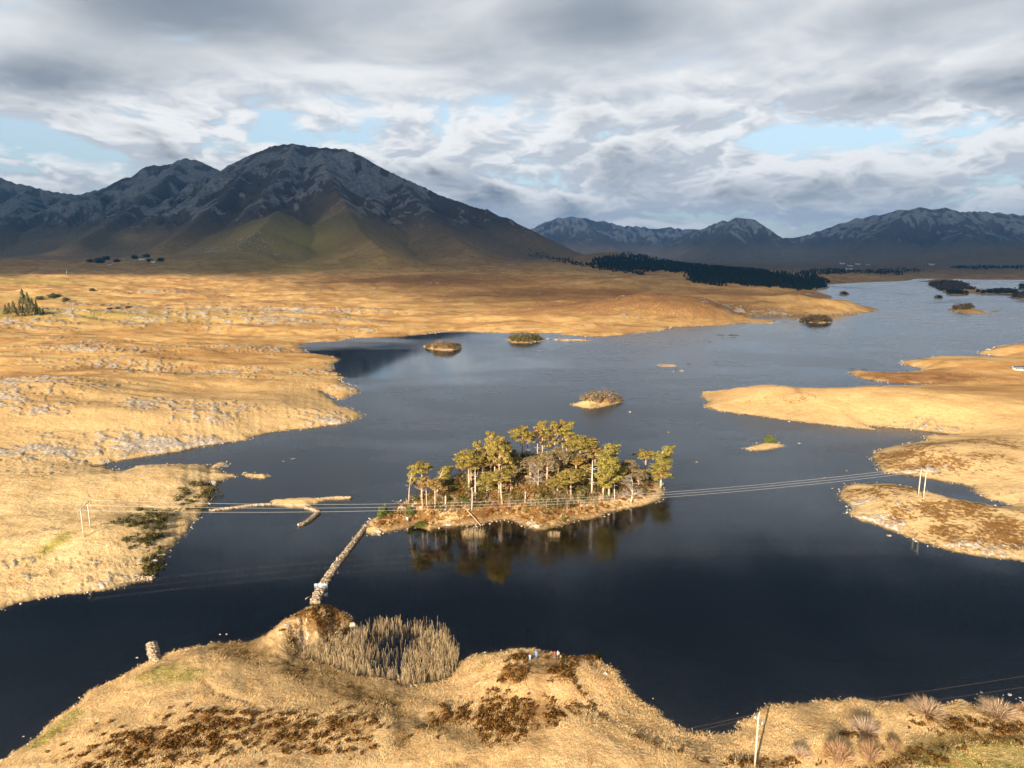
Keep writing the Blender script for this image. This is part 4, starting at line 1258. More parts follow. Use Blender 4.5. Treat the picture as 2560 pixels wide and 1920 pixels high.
TREES = [
    ('P', 715, 1215, 720, 660, 805, 'flag', 'slender pine leaning right, farthest left on the wooded island'),
    ('P', 870, 1180, 675, 805, 1045, 'flat', 'flat-topped pine second from the left end of the island'),
    ('P', 885, 1270, 862, 875, 965, 'thin', 'small half-dead pine under the flat-topped pine on the left'),
    ('P', 940, 1232, 850, 925, 1015, 'thin', 'crooked little pine right of the half-dead one, small tuft on top'),
    ('P', 1045, 1270, 880, 950, 1130, 'dome2', 'low round pine in front of the bare left slope'),
    ('P', 1075, 1080, 722, 1075, 1290, 'flag', 'pine bent right alone on the left skyline slope'),
    ('P', 1390, 880, 690, 1285, 1430, 'dome2', 'small pine at the top of the left slope, wide low crown'),
    ('P', 1470, 1060, 545, 1310, 1620, 'dome', 'broad pine whose crown slopes down over the left skyline'),
    ('P', 1575, 900, 412, 1500, 1640, 'tall', 'dark-stemmed pine behind the bleached dead tree'),
    ('P', 1550, 1150, 765, 1520, 1630, 'dead', 'bleached white dead pine with a broken forked top'),
    ('P', 1505, 1300, 985, 1485, 1580, 'dead', 'grey bare trunk left of the fallen log at the front'),
    ('P', 1660, 1010, 600, 1590, 1740, 'thin', 'thin pine with a dark tuft between two taller crowns'),
    ('P', 1750, 930, 288, 1665, 1825, 'tall', 'pine with the highest top in the left clump'),
    ('P', 1795, 980, 400, 1690, 1880, 'dome2', 'straight orange-stemmed pine below the highest left top'),
    ('P', 1845, 1150, 380, 1760, 2000, 'dome', 'tall pine with a broad rusty crown in the left clump'),
    ('P', 1885, 910, 400, 1850, 2065, 'dome2', 'rust-coloured pine at the right edge of the left clump'),
    ('P', 1890, 1222, 800, 1860, 2110, 'flat', 'leaning pine with a thin flat crown in mid island'),
    ('P', 2000, 1092, 770, 1960, 2100, 'flat', 'twin of the leaning pine, upright with a sparse top'),
    ('P', 2060, 1032, 940, 2040, 2080, 'stump', 'short bare stump in the shrubs of mid island'),
    ('P', 1180, 1302, 1095, 1165, 1195, 'stump', 'pale broken trunk standing alone on the left front bank'),
    ('P', 2175, 1205, 1040, 2160, 2200, 'stump', 'pale stub behind the front thicket of the island'),
    ('P', 2030, 900, 520, 1975, 2120, 'oak', 'greyish tan leafless tree right of the left clump'),
    ('Q', 125, 560, 238, 48, 292, 'dome', 'wide umbrella pine, leftmost of the row on the hilltop'),
    ('Q', 195, 530, 285, 150, 240, 'thin', 'thin pine half hidden by the hilltop umbrella pine'),
    ('Q', 320, 505, 218, 270, 375, 'thin', 'dark-trunked pine second in the hilltop row'),
    ('Q', 385, 525, 152, 335, 512, 'tall', 'tall pine with open branches in the middle of the hilltop row'),
    ('Q', 520, 505, 168, 468, 624, 'tall', 'narrow pine with a side tuft in the hilltop row'),
    ('Q', 635, 545, 150, 600, 720, 'thin', 'slim pine standing close behind the last hilltop pine'),
    ('Q', 690, 570, 170, 650, 855, 'tall2', 'big pine at the right end of the hilltop row'),
    ('Q', 850, 775, 358, 700, 1000, 'dome', 'wide-crowned pine just right of and below the hilltop row'),
    ('Q', 950, 760, 378, 880, 1110, 'dome', 'pine with a spreading crown behind the skeleton pine'),
    ('Q', 1075, 940, 425, 980, 1285, 'flag', 'pine with pale dead limbs under a crown swept right'),
    ('Q', 1000, 1120, 645, 985, 1115, 'dead', 'skeleton pine, white and bare with ladder-like stubs'),
    ('Q', 1140, 1162, 565, 1105, 1330, 'tall2', 'dense green pine reaching low beside the skeleton pine'),
    ('Q', 1215, 1150, 560, 1220, 1465, 'tall2', 'dense green pine, right one of the close green pair'),
    ('Q', 1290, 1160, 905, 1240, 1350, 'dead', 'reddish broken trunk at the foot of the green pair'),
    ('Q', 1655, 875, 528, 1568, 1800, 'flat', 'pine with a flat brown disc of a crown near the right end'),
    ('Q', 1790, 800, 466, 1690, 2035, 'flag', 'pine leaning out over the water at the right end'),
    ('Q', 1870, 950, 600, 1700, 2035, 'tall2', 'bushy pine with drooping boughs at the right tip'),
    ('Q', 320, 1045, 690, 280, 460, 'bare', 'pale leafless tree leaning in the middle of the island'),
    ('Q', 740, 1135, 770, 605, 880, 'dome', 'low spreading pine above the front thicket'),
    ('Q', 565, 1105, 880, 455, 700, 'dome', 'lowest round pine at the front of the island'),
    ('Q', 430, 1010, 550, 325, 570, 'oak', 'tan leafy-looking tree in the centre of the island'),
    ('Q', 570, 890, 490, 480, 720, 'oak', 'tan round-headed tree below the hilltop row'),
    ('Q', 1495, 1195, 875, 1490, 1745, 'bare', 'grey birch with fine red twigs on the right bank'),
    ('Q', 895, 1022, 905, 880, 910, 'stump', 'white stub in the gap right of the low spreading pine'),
    ('Q', 940, 960, 690, 870, 1015, 'flat', 'small green pine under the spreading crowns'),
    ('Q', 1770, 900, 780, 1690, 1850, 'oak', 'pale bushy tree below the leaning right-end pine'),
]
TREES += [
    ('P', 1640, 1000, 560, 1560, 1720, 'dome2', 'rounded pine filling the gap behind the bleached dead tree'),
    ('P', 1930, 1010, 570, 1850, 2040, 'dome', 'olive pine behind the leaning flat-topped pines of mid island'),
    ('P', 1700, 1120, 810, 1600, 1790, 'tall2', 'young green pine right of the bleached dead tree'),
    ('P', 1500, 960, 620, 1420, 1590, 'dome2', 'pine tucked behind the broad left skyline pine'),
    ('Q', 800, 920, 590, 700, 930, 'dome2', 'round pine under the wide crown below the hilltop row'),
    ('Q', 1040, 830, 500, 960, 1160, 'dome2', 'round pine behind the top of the skeleton pine'),
    ('Q', 640, 840, 540, 550, 770, 'oak', 'tan leafy-looking tree under the right end of the hilltop row'),
    ('Q', 240, 900, 600, 150, 360, 'oak', 'tan tree in front of the black-green hilltop holly'),
    ('Q', 30, 930, 640, -60, 130, 'oak', 'tan tree between the left clump and the hilltop holly'),
    ('Q', 1350, 990, 690, 1260, 1450, 'tall2', 'green pine right behind the close green pair'),
    ('Q', 1480, 930, 640, 1400, 1580, 'oak', 'greyish tan tree in the gap left of the flat brown pine'),
    ('Q', 1590, 1010, 760, 1500, 1700, 'oak', 'low tan tree behind the grey birch on the right bank'),
    ('Q', 1870, 960, 740, 1790, 1960, 'dome2', 'low dark pine at the foot of the leaning right-end pine'),
    ('Q', 330, 880, 620, 250, 430, 'dome2', 'pine in the middle of the island left of the tan centre tree'),
]
rt = np.random.default_rng(5)
NAMES = dict(oak=('broadleaf_tree', 'tree'), bare=('birch_tree', 'tree'), dead=('dead_tree', 'dead tree'), stump=('tree_stump', 'dead tree'))
for z, bx, by, ty, x0, x1, kind, label in TREES:
    P = island_point(z, bx, by)
    meshes, H0, R0 = PM[kind]
    Hh = max(1.5, top_height(z, bx, ty, P))
    m = metres(P)
    wid = (x1 - x0) / ZONES[z][2] * m / 2 * 1.42
    sxy = min(max(wid / R0, 0.45), 1.7) if kind not in ('dead', 'stump') else Hh / H0 * 0.9 + 0.15
    nm, cat = NAMES.get(kind, ('pine_tree', 'pine'))
    rz = rt.uniform(-0.5, 0.5) if kind == 'flag' else rt.uniform(0, 6.28)
    stand(kind, nm, meshes, (P[0], P[1], P[2] - 0.15), sxy, Hh / H0, rz, label, cat, 'trees of the wooded island',
          (M_PALEBARK if kind in ('dead', 'stump', 'bare') else M_BARK, M_LEAF), ('trunk', 'crown'))

# pale saplings of the thicket along the front shore
SAP = [bare_meshes(21, 3.4, 0.26, 16, 240, ((0.42, 0.34, 0.21), (0.48, 0.39, 0.26), (0.30, 0.26, 0.12))), bare_meshes(22, 3.0, 0.3, 14, 220, ((0.40, 0.27, 0.16), (0.46, 0.34, 0.21)))]
rs = np.random.default_rng(9)
for k in range(34):
    if k < 26:
        P = island_point('Q', rs.uniform(-60, 980), rs.uniform(1120, 1320))
    elif k < 30:
        P = island_point('P', rs.uniform(1050, 1450), rs.uniform(1200, 1310))
    else:
        P = island_point('Q', rs.uniform(950, 1250), rs.uniform(1180, 1270))
    s = rs.uniform(0.7, 1.25)
    stand('sap%d' % (k % 2), 'birch_sapling', SAP[k % 2], (P[0], P[1], P[2] - 0.05), s, s, rs.uniform(0, 6.28),
          'pale bare birch sapling in the thicket on the front shore of the wooded island', 'sapling', 'birch saplings of the island thicket', (M_BARK, M_LEAF), ('trunk', 'crown'))

# undergrowth of the island: countless low bushes, one mass
ug = Acc()
ru = np.random.default_rng(31)
UCOL = dict(dark=((0.045, 0.055, 0.018), (0.07, 0.08, 0.022), (0.10, 0.10, 0.03)), olive=((0.23, 0.19, 0.045), (0.28, 0.23, 0.06), (0.16, 0.14, 0.035)),
            tan=((0.42, 0.30, 0.16), (0.50, 0.37, 0.22), (0.33, 0.23, 0.11)), rust=((0.28, 0.12, 0.035), (0.34, 0.16, 0.05), (0.20, 0.085, 0.025)), red=((0.30, 0.18, 0.13), (0.36, 0.23, 0.17)), straw=((0.62, 0.43, 0.20), (0.54, 0.36, 0.15), (0.68, 0.48, 0.25)))
def many(f, n, tries):
    """n ground points of a polygon-like test"""
    pass
bb = np.array(pines_isle)
X = ru.uniform(bb[:, 0].min(), bb[:, 0].max(), 7200)
Y = ru.uniform(bb[:, 1].min(), bb[:, 1].max(), 7200)
TI = terrain(X, Y)
cI = gnd('I', 1200, 560, 5)
count = 0
for i in range(7200):
    d_ = TI['d'][i]
    if d_ < 2.2:
        continue
    u = (X[i] - cI[0]) / 34.0
    wood = u > -0.95 or ru.random() < 0.2
    deep = d_ > 5.5
    r0 = ru.random()
    if wood and deep:
        kind = 'dark' if r0 < 0.26 else 'olive' if r0 < 0.60 else 'tan' if r0 < 0.86 else 'rust' if r0 < 0.93 else 'red'
        Rr, Hh = ru.uniform(0.9, 2.2), ru.uniform(1.1, 4.0) * (0.6 + 0.4 * min(1.0, d_ / 14.0))
    else:
        kind = ('rust' if r0 < 0.50 else 'olive' if r0 < 0.66 else 'tan' if r0 < 0.8 else 'straw') if d_ > 4.5 else ('straw' if r0 < 0.6 else 'rust')
        Rr, Hh = ru.uniform(0.5, 1.0), ru.uniform(0.35, 0.75)
        if ru.random() < 0.35:
            continue
    leaves(ug, int(26 + 34 * Rr), (X[i], Y[i], TI['h'][i] + Hh * 0.42), (Rr, Rr, Hh * 0.55), 0.17, UCOL[kind], ru, 0.65, 0.4, 0.6)
    count += 1
    if count > 2100:
        break
tag(link('undergrowth', ug.mesh('undergrowth'), M_LEAF), 'heather and mixed low bushes under the pines of the wooded island', None, None, 'stuff')

# single green bushes that stand out at the island's edge
GB = bush_mesh(41, 1.5, 1.7, ((0.13, 0.17, 0.035), (0.18, 0.21, 0.05), (0.22, 0.22, 0.06)), 520, 0.14)
GREENS = [('P', 375, 1380, 1240, 150, 'bright green bush at the far left of the wooded island'), ('P', 420, 1330, 1190, 70, 'upright green bush poking above the one at the far left'),
          ('P', 720, 1345, 1240, 130, 'dark green holly on the left bank above the person'), ('P', 890, 1545, 1430, 230, 'yellow-green bush hanging over the water on the left bank'),
          ('P', 1205, 940, 830, 90, 'dark green bush on the left skyline under the bent pine'), ('P', 1400, 1190, 1100, 140, 'green holly among the left trunks'),
          ('Q', 650, 1450, 1350, 40, 'small bright green bush by the front shore'), ('Q', 1180, 1150, 1050, 90, 'green ivy bush at the foot of the skeleton pine'),
          ('Q', 200, 720, 560, 240, 'black-green holly below the hilltop umbrella pine'), ('P', 2100, 840, 720, 110, 'dark green holly right of the left clump'),
          ('Q', 1530, 860, 700, 170, 'dark green holly left of the flat brown pine')]
for z, x, y, ty, wd, label in GREENS:
    P = island_point(z, x, y)
    Hh = max(0.8, top_height(z, x, ty, P))
    R_ = wd / ZONES[z][2] * metres(P) / 2
    stand('gb', 'green_bush', (GB,), P, R_ / 1.5, Hh / 1.7, rt.uniform(0, 6), label, 'bush', 'green bushes of the wooded island', (M_LEAF,), ('foliage',))

# fallen trunks
def log(name, a, b, r0, r1, mat, label, cat='log', stubs=0):
    acc = Acc()
    a, b = np.array(a), np.array(b)
    tube(acc, [a, a * 0.5 + b * 0.5 + np.array([0, 0, 0.08]), b], [r0, (r0 + r1) / 2, r1], 7)
    r_ = np.random.default_rng(len(label))
    for k in range(stubs):
        f = r_.uniform(0.5, 0.95)
        p = a + (b - a) * f
        e = p + r_.normal(size=3) * 0.5 + np.array([0, 0, 0.5])
        tube(acc, [p, e], [r1 * 0.8, 0.02], 5)
    return tag(link(name, acc.mesh(name, True), mat), label, cat)
pa, pb = island_point('P', 1420, 1285), gnd('P', 1622, 1482)
log('fallen_trunk', (pa[0], pa[1], pa[2] + 0.5), (pb[0], pb[1], 0.05), 0.15, 0.10, M_BARK, 'fallen pine trunk sloping down the island bank into the water')
pa, pb = island_point('P', 1560, 1225), island_point('P', 1812, 1190)
log('fallen_trunk', (pa[0], pa[1], pa[2] + 0.35), (pb[0], pb[1], pb[2] + 0.5), 0.15, 0.08, M_PALEBARK, 'bleached fallen trunk with branch stubs lying level on the island', 'log', 5)
pa, pb = gnd('C', 902, 1648), gnd('C', 972, 1610)
log('floating_log', (pa[0], pa[1], 0.03), (pb[0], pb[1], 0.03), 0.07, 0.10, M_BARK, 'short brown log floating left of the causeway')

# ------------------------------------------------------------------ reeds
def reeds(name, pts, h0, label, r_, cols=((0.56, 0.40, 0.22), (0.68, 0.51, 0.30), (0.44, 0.29, 0.14), (0.62, 0.46, 0.25))):
    n = len(pts)
    H = h0 * r_.uniform(0.55, 1.2, n)
    lean = r_.normal(size=(n, 2)) * 0.17 + np.array([0.02, 0.0])
    ang = r_.uniform(0, 6.28, n)
    wv = 0.017
    cols = np.asarray(cols)
    base = np.concatenate([pts, np.full((n, 1), -0.25)], 1)
    tip = base + np.stack([lean[:, 0] * H, lean[:, 1] * H, H + 0.25], 1)
    ring = [np.stack([np.cos(ang + k * 2.094), np.sin(ang + k * 2.094), 0 * ang], 1) * wv for k in range(3)]
    v = np.stack([base + ring[0], base + ring[1], base + ring[2], tip + ring[0] * 1.3, tip + ring[1] * 1.3, tip + ring[2] * 1.3], 1).reshape(-1, 3)
    k = (np.arange(n) * 6)[:, None]
    q = np.concatenate([k + np.array([[0, 1, 4, 3]]), k + np.array([[1, 2, 5, 4]]), k + np.array([[2, 0, 3, 5]])])
    c = np.repeat(cols[r_.integers(0, len(cols), n)] * r_.uniform(0.75, 1.2, (n, 1)), 6, axis=0)
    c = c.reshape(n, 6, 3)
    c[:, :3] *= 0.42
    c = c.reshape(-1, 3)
    acc = Acc()
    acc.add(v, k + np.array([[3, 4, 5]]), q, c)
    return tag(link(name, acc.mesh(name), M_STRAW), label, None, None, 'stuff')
def in_poly(x, y, poly):
    poly = np.asarray(poly)
    ins = np.zeros(x.shape, dtype=bool)
    for (ax, ay), (bx, by) in zip(poly, np.roll(poly, -1, axis=0)):
        cr = (ay > y) != (by > y)
        with np.errstate(divide='ignore', invalid='ignore'):
            ins ^= cr & (x < (bx - ax) * (y - ay) / (by - ay) + ax)
    return ins
rr = np.random.default_rng(51)
rp = np.array(line('B', '395,792 600,748 760,695 880,640 960,600 1060,590 1180,555 1300,590 1470,600 1560,640 1660,705 1755,800 1742,900 1700,1000 1600,1045 1480,1075 1330,1100 1180,1035 1000,1012 830,992 620,903 480,873'))
X = rr.uniform(rp[:, 0].min(), rp[:, 0].max(), 70000)
Y = rr.uniform(rp[:, 1].min(), rp[:, 1].max(), 70000)
ok = in_poly(X + 1.3 * perlin(X / 2.5, Y / 2.5, 17) + rr.normal(size=len(X)) * 0.55, Y + 1.8 * perlin(X / 2.5, Y / 2.5, 19) + rr.normal(size=len(X)) * 0.9, rp) & (land_distance(X, Y) < 0.2)
def gone(z, x, y, a, b):
    c = gnd(z, x, y)
    return np.exp(-((X - c[0]) / a) ** 2 - ((Y - c[1]) / b) ** 2)
dens = 0.20 * (1 - 0.97 * np.clip(gone('B', 1230, 715, 6.0, 6.8) * 1.25 + gone('B', 1150, 930, 3.6, 2.4) * 1.1 + gone('B', 1060, 720, 3.5, 3.0) * 0.7 + gone('B', 1000, 900, 2, 2) * 0.3, 0, 1))
dens = dens * (0.10 + 1.9 * np.clip(0.42 + 1.1 * perlin(X / 0.9, Y / 1.5, 7), 0, 1))
ok &= rr.random(len(X)) < dens
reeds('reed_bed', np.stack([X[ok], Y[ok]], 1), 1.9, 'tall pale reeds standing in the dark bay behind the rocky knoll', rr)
X = rr.uniform(*sorted((gnd('P', 1375, 1600)[0], gnd('P', 1665, 1600)[0])), 700)
Y = rr.uniform(gnd('P', 1500, 1655)[1], gnd('P', 1500, 1560)[1], 700)
cx0, cy0 = X.mean(), Y.mean()
ok = rr.random(700) < 0.9 * np.exp(-((X - cx0) / 3.6) ** 2 - ((Y - cy0) / 2.2) ** 2)
reeds('reed_bed', np.stack([X[ok], Y[ok]], 1), 1.7, 'small stand of pale reeds in the water before the wooded island', rr)
X = rr.uniform(*sorted((gnd('Q', 455, 1600)[0], gnd('Q', 600, 1600)[0])), 140)
Y = rr.uniform(gnd('Q', 500, 1632)[1], gnd('Q', 500, 1590)[1], 140)
reeds('reed_bed', np.stack([X, Y], 1), 1.2, 'tiny tuft of reeds in the water at the island\'s front point', rr)

# ------------------------------------------------------------------ grass and heather of the near shore
rg = np.random.default_rng(61)
X = rg.uniform(-100, 125, 200000)
Y = rg.uniform(72, 172, 200000)
TG = terrain(X, Y)
fore_ok = (TG['d'] > 0.5) & (TG['d'] < 200) & in_poly(X, Y, fore) & (np.abs(X) < 0.80 * Y + 8)
keep_ = fore_ok & (rg.random(len(X)) < np.clip(1.0 - 0.75 * np.maximum(TG['path'], TG['wet'] * 0.8) - 0.85 * TG['rock'], 0.04, 1)) & (rg.random(len(X)) < np.clip(150.0 / Y - 0.35, 0.3, 1))
i_ = np.nonzero(keep_)[0][:62000]
n = len(i_)
B0 = np.stack([X[i_], Y[i_], TG['h'][i_] - 0.02], 1)
heathy = (np.clip(TG['heath'][i_], 0, 1.1) + 0.75 * perlin(X[i_] / 2.1 + Y[i_] / 4, Y[i_] / 1.3, 71) + 0.55 * perlin(X[i_] / 0.8, Y[i_] / 0.7, 73)) > 0.95
greeny = (TG['green'][i_] > 0.4) & (rg.random(n) < 0.6)
straws = np.array([(0.82, 0.58, 0.29), (0.76, 0.50, 0.22), (0.86, 0.64, 0.35), (0.66, 0.40, 0.16), (0.80, 0.54, 0.26)])
col = straws[rg.integers(0, 5, n)]
patch = perlin(X[i_] / 4.5, Y[i_] / 3.2, 75)[:, None]
col = col * (1 + 0.30 * patch)
col = np.where(greeny[:, None], np.array([(0.34, 0.30, 0.07)]) * rg.uniform(0.7, 1.2, (n, 1)), col)
wetk = np.clip(TG['wet'][i_] * (0.75 + 0.6 * perlin(X[i_] / 1.8, Y[i_] / 1.4, 91)), 0, 1)[:, None]
col = col * (1 - wetk) + np.array([(0.17, 0.095, 0.028)]) * wetk
pathk = np.clip(TG['path'][i_] * 0.9, 0, 1)[:, None]
col = col * (1 - pathk) + np.array([(0.46, 0.27, 0.11)]) * pathk
rusty = np.clip(0.9 * perlin(X[i_] / 2.6 + 0.3 * Y[i_], Y[i_] / 1.7, 93) - 0.15, 0, 0.75)[:, None]
col = col * (1 - rusty) + np.array([(0.50, 0.27, 0.09)]) * rusty
gr = ~heathy
acc = Acc()
nb = 7
m_ = int(gr.sum())
base = np.repeat(B0[gr], nb, axis=0)
base[:, :2] += rg.normal(size=(len(base), 2)) * 0.38
cc = np.repeat(col[gr], nb, axis=0) * rg.uniform(0.86, 1.12, (m_ * nb, 1))
flow = 3.4 * perlin(base[:, 0] / 7.0, base[:, 1] / 6.0, 79) + 0.6
az_ = flow + rg.normal(size=m_ * nb) * 0.75
clump = 0.75 + 0.6 * perlin(base[:, 0] / 1.1, base[:, 1] / 0.9, 83)
hh = np.clip(rg.uniform(0.06, 0.20, m_ * nb) * clump, 0.04, 0.3)
out_ = rg.uniform(0.25, 0.60, m_ * nb)
dirv = np.stack([np.cos(az_), np.sin(az_), 0 * az_], 1)
sidev = np.stack([-np.sin(az_), np.cos(az_), 0 * az_], 1)
root = base - np.array([0, 0, 0.03])
tip = base + dirv * out_[:, None] + np.stack([0 * hh, 0 * hh, hh], 1)
v = np.stack([root - sidev * 0.045, root + sidev * 0.045, tip], 1).reshape(-1, 3)
acc.add(v, np.arange(len(v)).reshape(-1, 3), None, np.repeat(cc, 3, axis=0))
tag(link('grass', acc.mesh('grass'), M_STRAW), 'dry straw-coloured moor grass covering the near shore', None, None, 'stuff')
acc = Acc()
hb = B0[heathy]
hs = rg.permutation(len(hb))[:5200]
for k in hs:
    s = rg.uniform(0.18, 0.42)
    leaves(acc, 11, hb[k] + np.array([0, 0, s * 0.5]), (s, s, s * 0.7), 0.13, ((0.17, 0.080, 0.020), (0.24, 0.118, 0.030), (0.34, 0.175, 0.048), (0.11, 0.050, 0.014)), rg, 0.7, 0.4, 0.7)
tag(link('heather', acc.mesh('heather'), M_LEAF), 'dark brown heather growing in patches on the near shore', None, None, 'stuff')

# gorse on the left shore
acc = Acc()
rq = np.random.default_rng(67)
for z, x0, x1, y0, y1, n_, s0 in (('A', 1150, 1460, 610, 900, 95, 0.8), ('A', 1570, 1830, 360, 500, 46, 0.9), ('A', 1235, 1390, 960, 1170, 40, 0.7), ('A', 1000, 1200, 640, 780, 24, 0.6), ('A', 1480, 1780, 520, 640, 22, 0.6), ('A', 1100, 1400, 800, 960, 26, 0.45)):
    for k in range(n_):
        P = drop(z, rq.uniform(x0, x1), rq.uniform(y0, y1)) if k % 3 == 0 else (P[0] + rq.normal() * 1.2, P[1] + rq.normal() * 1.2, P[2])
        s = s0 * rq.uniform(0.6, 1.5)
        leaves(acc, int(40 * s + 14), (P[0], P[1], P[2] + 0.35 * s), (s, s, 0.65 * s), 0.16, ((0.055, 0.055, 0.018), (0.10, 0.09, 0.025), (0.19, 0.15, 0.04)), rq, 0.65, 0.4, 0.65)
tag(link('gorse', acc.mesh('gorse'), M_LEAF), 'dark green gorse and rushes on the left shore slope', None, None, 'stuff')

# ------------------------------------------------------------------ leafless shrubs of the near right shore
TB = [twig_bush(71, 2.0, 2.2, 700), twig_bush(72, 2.0, 2.0, 700, ((0.36, 0.20, 0.09), (0.45, 0.28, 0.14), (0.30, 0.16, 0.07))), twig_bush(73, 2.0, 1.8, 500, ((0.52, 0.40, 0.29), (0.46, 0.33, 0.22)))]
SHRUBS = [(1540, 515, 405, 310, 0, 'pinkish bare shrub on the near shore, left of the two at the water'), (2030, 525, 412, 320, 0, 'pinkish bare shrub at the right edge, beside pale stones in the water'),
          (1110, 640, 515, 260, 2, 'faint greyish bare shrub highest up the slope right of the near pole'), (930, 850, 645, 250, 1, 'tall brown bare shrub, left of the pair lowest on the near slope'),
          (1140, 830, 660, 200, 1, 'brown bare shrub, right of the pair lowest on the near slope'), (1320, 765, 675, 130, 1, 'small brown bare shrub right of the lowest pair'),
          (670, 800, 715, 170, 2, 'small pale bare shrub between the near pole and the brown pair'), (2190, 490, 440, 110, 1, 'rusty bare shrub cut off by the right edge of the photo')]
for x, y, ty, wd, k, label in SHRUBS:
    P = drop('E', x, y)
    Hh = max(0.8, top_height('E', x, ty, P))
    R_ = wd / 2.765 * metres(P) / 2
    stand('tb%d' % k, 'bare_shrub', TB[k], P, R_ / 2.0, Hh / 2.1, rt.uniform(0, 6), label, 'shrub', 'bare shrubs of the near right shore', (M_BARK, M_STRAW), ('stems', 'crown'))
P = drop('D', 985, 372)
stand('gb', 'green_bush', (GB,), P, 0.45, 0.5, 1.0, 'small yellow-green bush on the cliff edge beside the people', 'bush', None, (M_LEAF,), ('foliage',))

# ------------------------------------------------------------------ stone causeway, jetties, pier
STONE_TINTS = np.array([(0.46, 0.34, 0.22), (0.36, 0.26, 0.16), (0.54, 0.43, 0.31), (0.22, 0.155, 0.095), (0.42, 0.33, 0.24)])
M_RUBBLE = leafy('rubble', 0.0)
def stone_run(acc, pts, w0, w1, z0, z1, n, r_, size=(0.35, 0.8), flat=0.55):
    """rough stones heaped along a line"""
    pts = np.asarray(pts, dtype=np.float64)
    seg = np.hypot(*np.diff(pts[:, :2], axis=0).T)
    cum = np.concatenate([[0], np.cumsum(seg)])
    for k in range(n):
        s = r_.uniform(0, cum[-1])
        i = min(int(np.searchsorted(cum, s, side='right')) - 1, len(seg) - 1)
        f = (s - cum[i]) / seg[i]
        p = pts[i] + f * (pts[i + 1] - pts[i])
        t = (pts[i + 1] - pts[i])[:2] / seg[i]
        nrm = np.array([-t[1], t[0]])
        w = w0 + (w1 - w0) * s / cum[-1]
        o = r_.uniform(-1, 1)
        sz = r_.uniform(*size)
        top = (z0 + (z1 - z0) * s / cum[-1]) * (1.0 - 0.22 * abs(o) ** 3)
        p2 = p[:2] + nrm * o * w / 2
        g = r_.uniform(0.75, 1.25)
        box(acc, (p2[0], p2[1], top - sz * flat * 0.35 + r_.uniform(-0.08, 0.08)), (sz, sz * r_.uniform(0.6, 1.0), sz * flat), r_.uniform(0, 3.14), STONE_TINTS[r_.integers(0, 5)] * g, 0.16, r_)
        if o > 0.5 or o < -0.5:
            p3 = p[:2] + nrm * o * (w / 2 + r_.uniform(0.0, 0.2))
            box(acc, (p3[0], p3[1], 0.02 + r_.uniform(-0.1, 0.15)), (sz, sz * 0.8, sz * flat * 1.3), r_.uniform(0, 3.14), STONE_TINTS[r_.integers(0, 5)] * 0.6, 0.18, r_)
def core(acc, pts, w0, w1, z0, z1):
    """packed bed under the stones"""
    pts = np.asarray(pts, dtype=np.float64)
    n = len(pts)
    tan = np.gradient(pts[:, :2], axis=0)
    tan /= np.linalg.norm(tan, axis=1, keepdims=True)
    nr = np.stack([-tan[:, 1], tan[:, 0]], 1)
    w = np.linspace(w0, w1, n)[:, None] / 2
    z = np.linspace(z0, z1, n)
    L0, L1 = pts[:, :2] + nr * w * 1.25, pts[:, :2] + nr * w * 0.85
    R1, R0 = pts[:, :2] - nr * w * 0.85, pts[:, :2] - nr * w * 1.25
    rows = [np.column_stack([L0, np.full(n, -0.6)]), np.column_stack([L1, z]), np.column_stack([R1, z]), np.column_stack([R0, np.full(n, -0.6)])]
    v = np.concatenate(rows)
    q = []
    for a in range(3):
        for i in range(n - 1):
            q.append((a * n + i, a * n + i + 1, (a + 1) * n + i + 1, (a + 1) * n + i))
    q.append((0, n, 2 * n, 3 * n))
    q.append((n - 1, 4 * n - 1, 3 * n - 1, 2 * n - 1))
    acc.add(v, None, np.array(q))
def causeway(name, pts, w0, w1, z0, z1, n, label, cat, seed, size=(0.25, 0.6)):
    r_ = np.random.default_rng(seed)
    root = empty(name, (float(pts[0][0]), float(pts[0][1]), 0))
    tag(root, label, cat)
    off = np.array([pts[0][0], pts[0][1]])
    p = np.array([(x - off[0], y - off[1]) for x, y in pts])
    A1 = Acc()
    core(A1, p, w0 * 0.8, w1 * 0.8, z0 * 0.5, z1 * 0.5)
    link('bed', A1.mesh('bed'), M_STONE, root)
    A2 = Acc()
    stone_run(A2, p, w0, w1, z0, z1, n, r_, size)
    s = link('stones', A2.mesh('stones'), M_RUBBLE, root)
    s['kind'] = 'stuff'
    return root
causeway('stone_causeway', line('C', '1040,1690 1085,1560 1130,1490 1175,1400 1260,1270 1340,1150 1460,1005 1570,865 1640,770 1700,692 1750,625', 0.3), 1.9, 0.85, 0.60, 0.55, 1700,
         'rough stone causeway running from the rocky knoll to the wooded island', 'causeway', 81)
causeway('stone_pier', line('L', '1375,372 1350,320 1330,250 1312,176', 0.4), 1.45, 1.4, 0.95, 0.95, 520, 'short straight stone pier jutting from the near left shore', 'pier', 82)
causeway('stone_jetty', line('C', '1060,268 1200,250 1350,240 1530,240', 0.3), 1.15, 0.9, 0.55, 0.55, 800, 'level stone jetty arm pointing right from the mud islet', 'jetty', 83)
causeway('stone_jetty', line('C', '900,372 1000,400 1090,432', 0.3), 1.15, 1.15, 0.5, 0.55, 420, 'stone jetty arm bending down from the mud islet to the elbow', 'jetty', 84)
causeway('stone_jetty', line('C', '1085,445 1030,490 950,560 880,598 808,622', 0.3), 0.8, 0.6, 0.6, 0.55, 520, 'thin stone jetty arm slanting back down left from the elbow', 'jetty', 85)
causeway('stone_jetty', line('C', '-420,420 -200,392 0,368 200,343 420,332', 0.2), 0.8, 0.8, 0.4, 0.42, 900, 'low stone wall linking the left shore to the mud islet', 'jetty', 86)
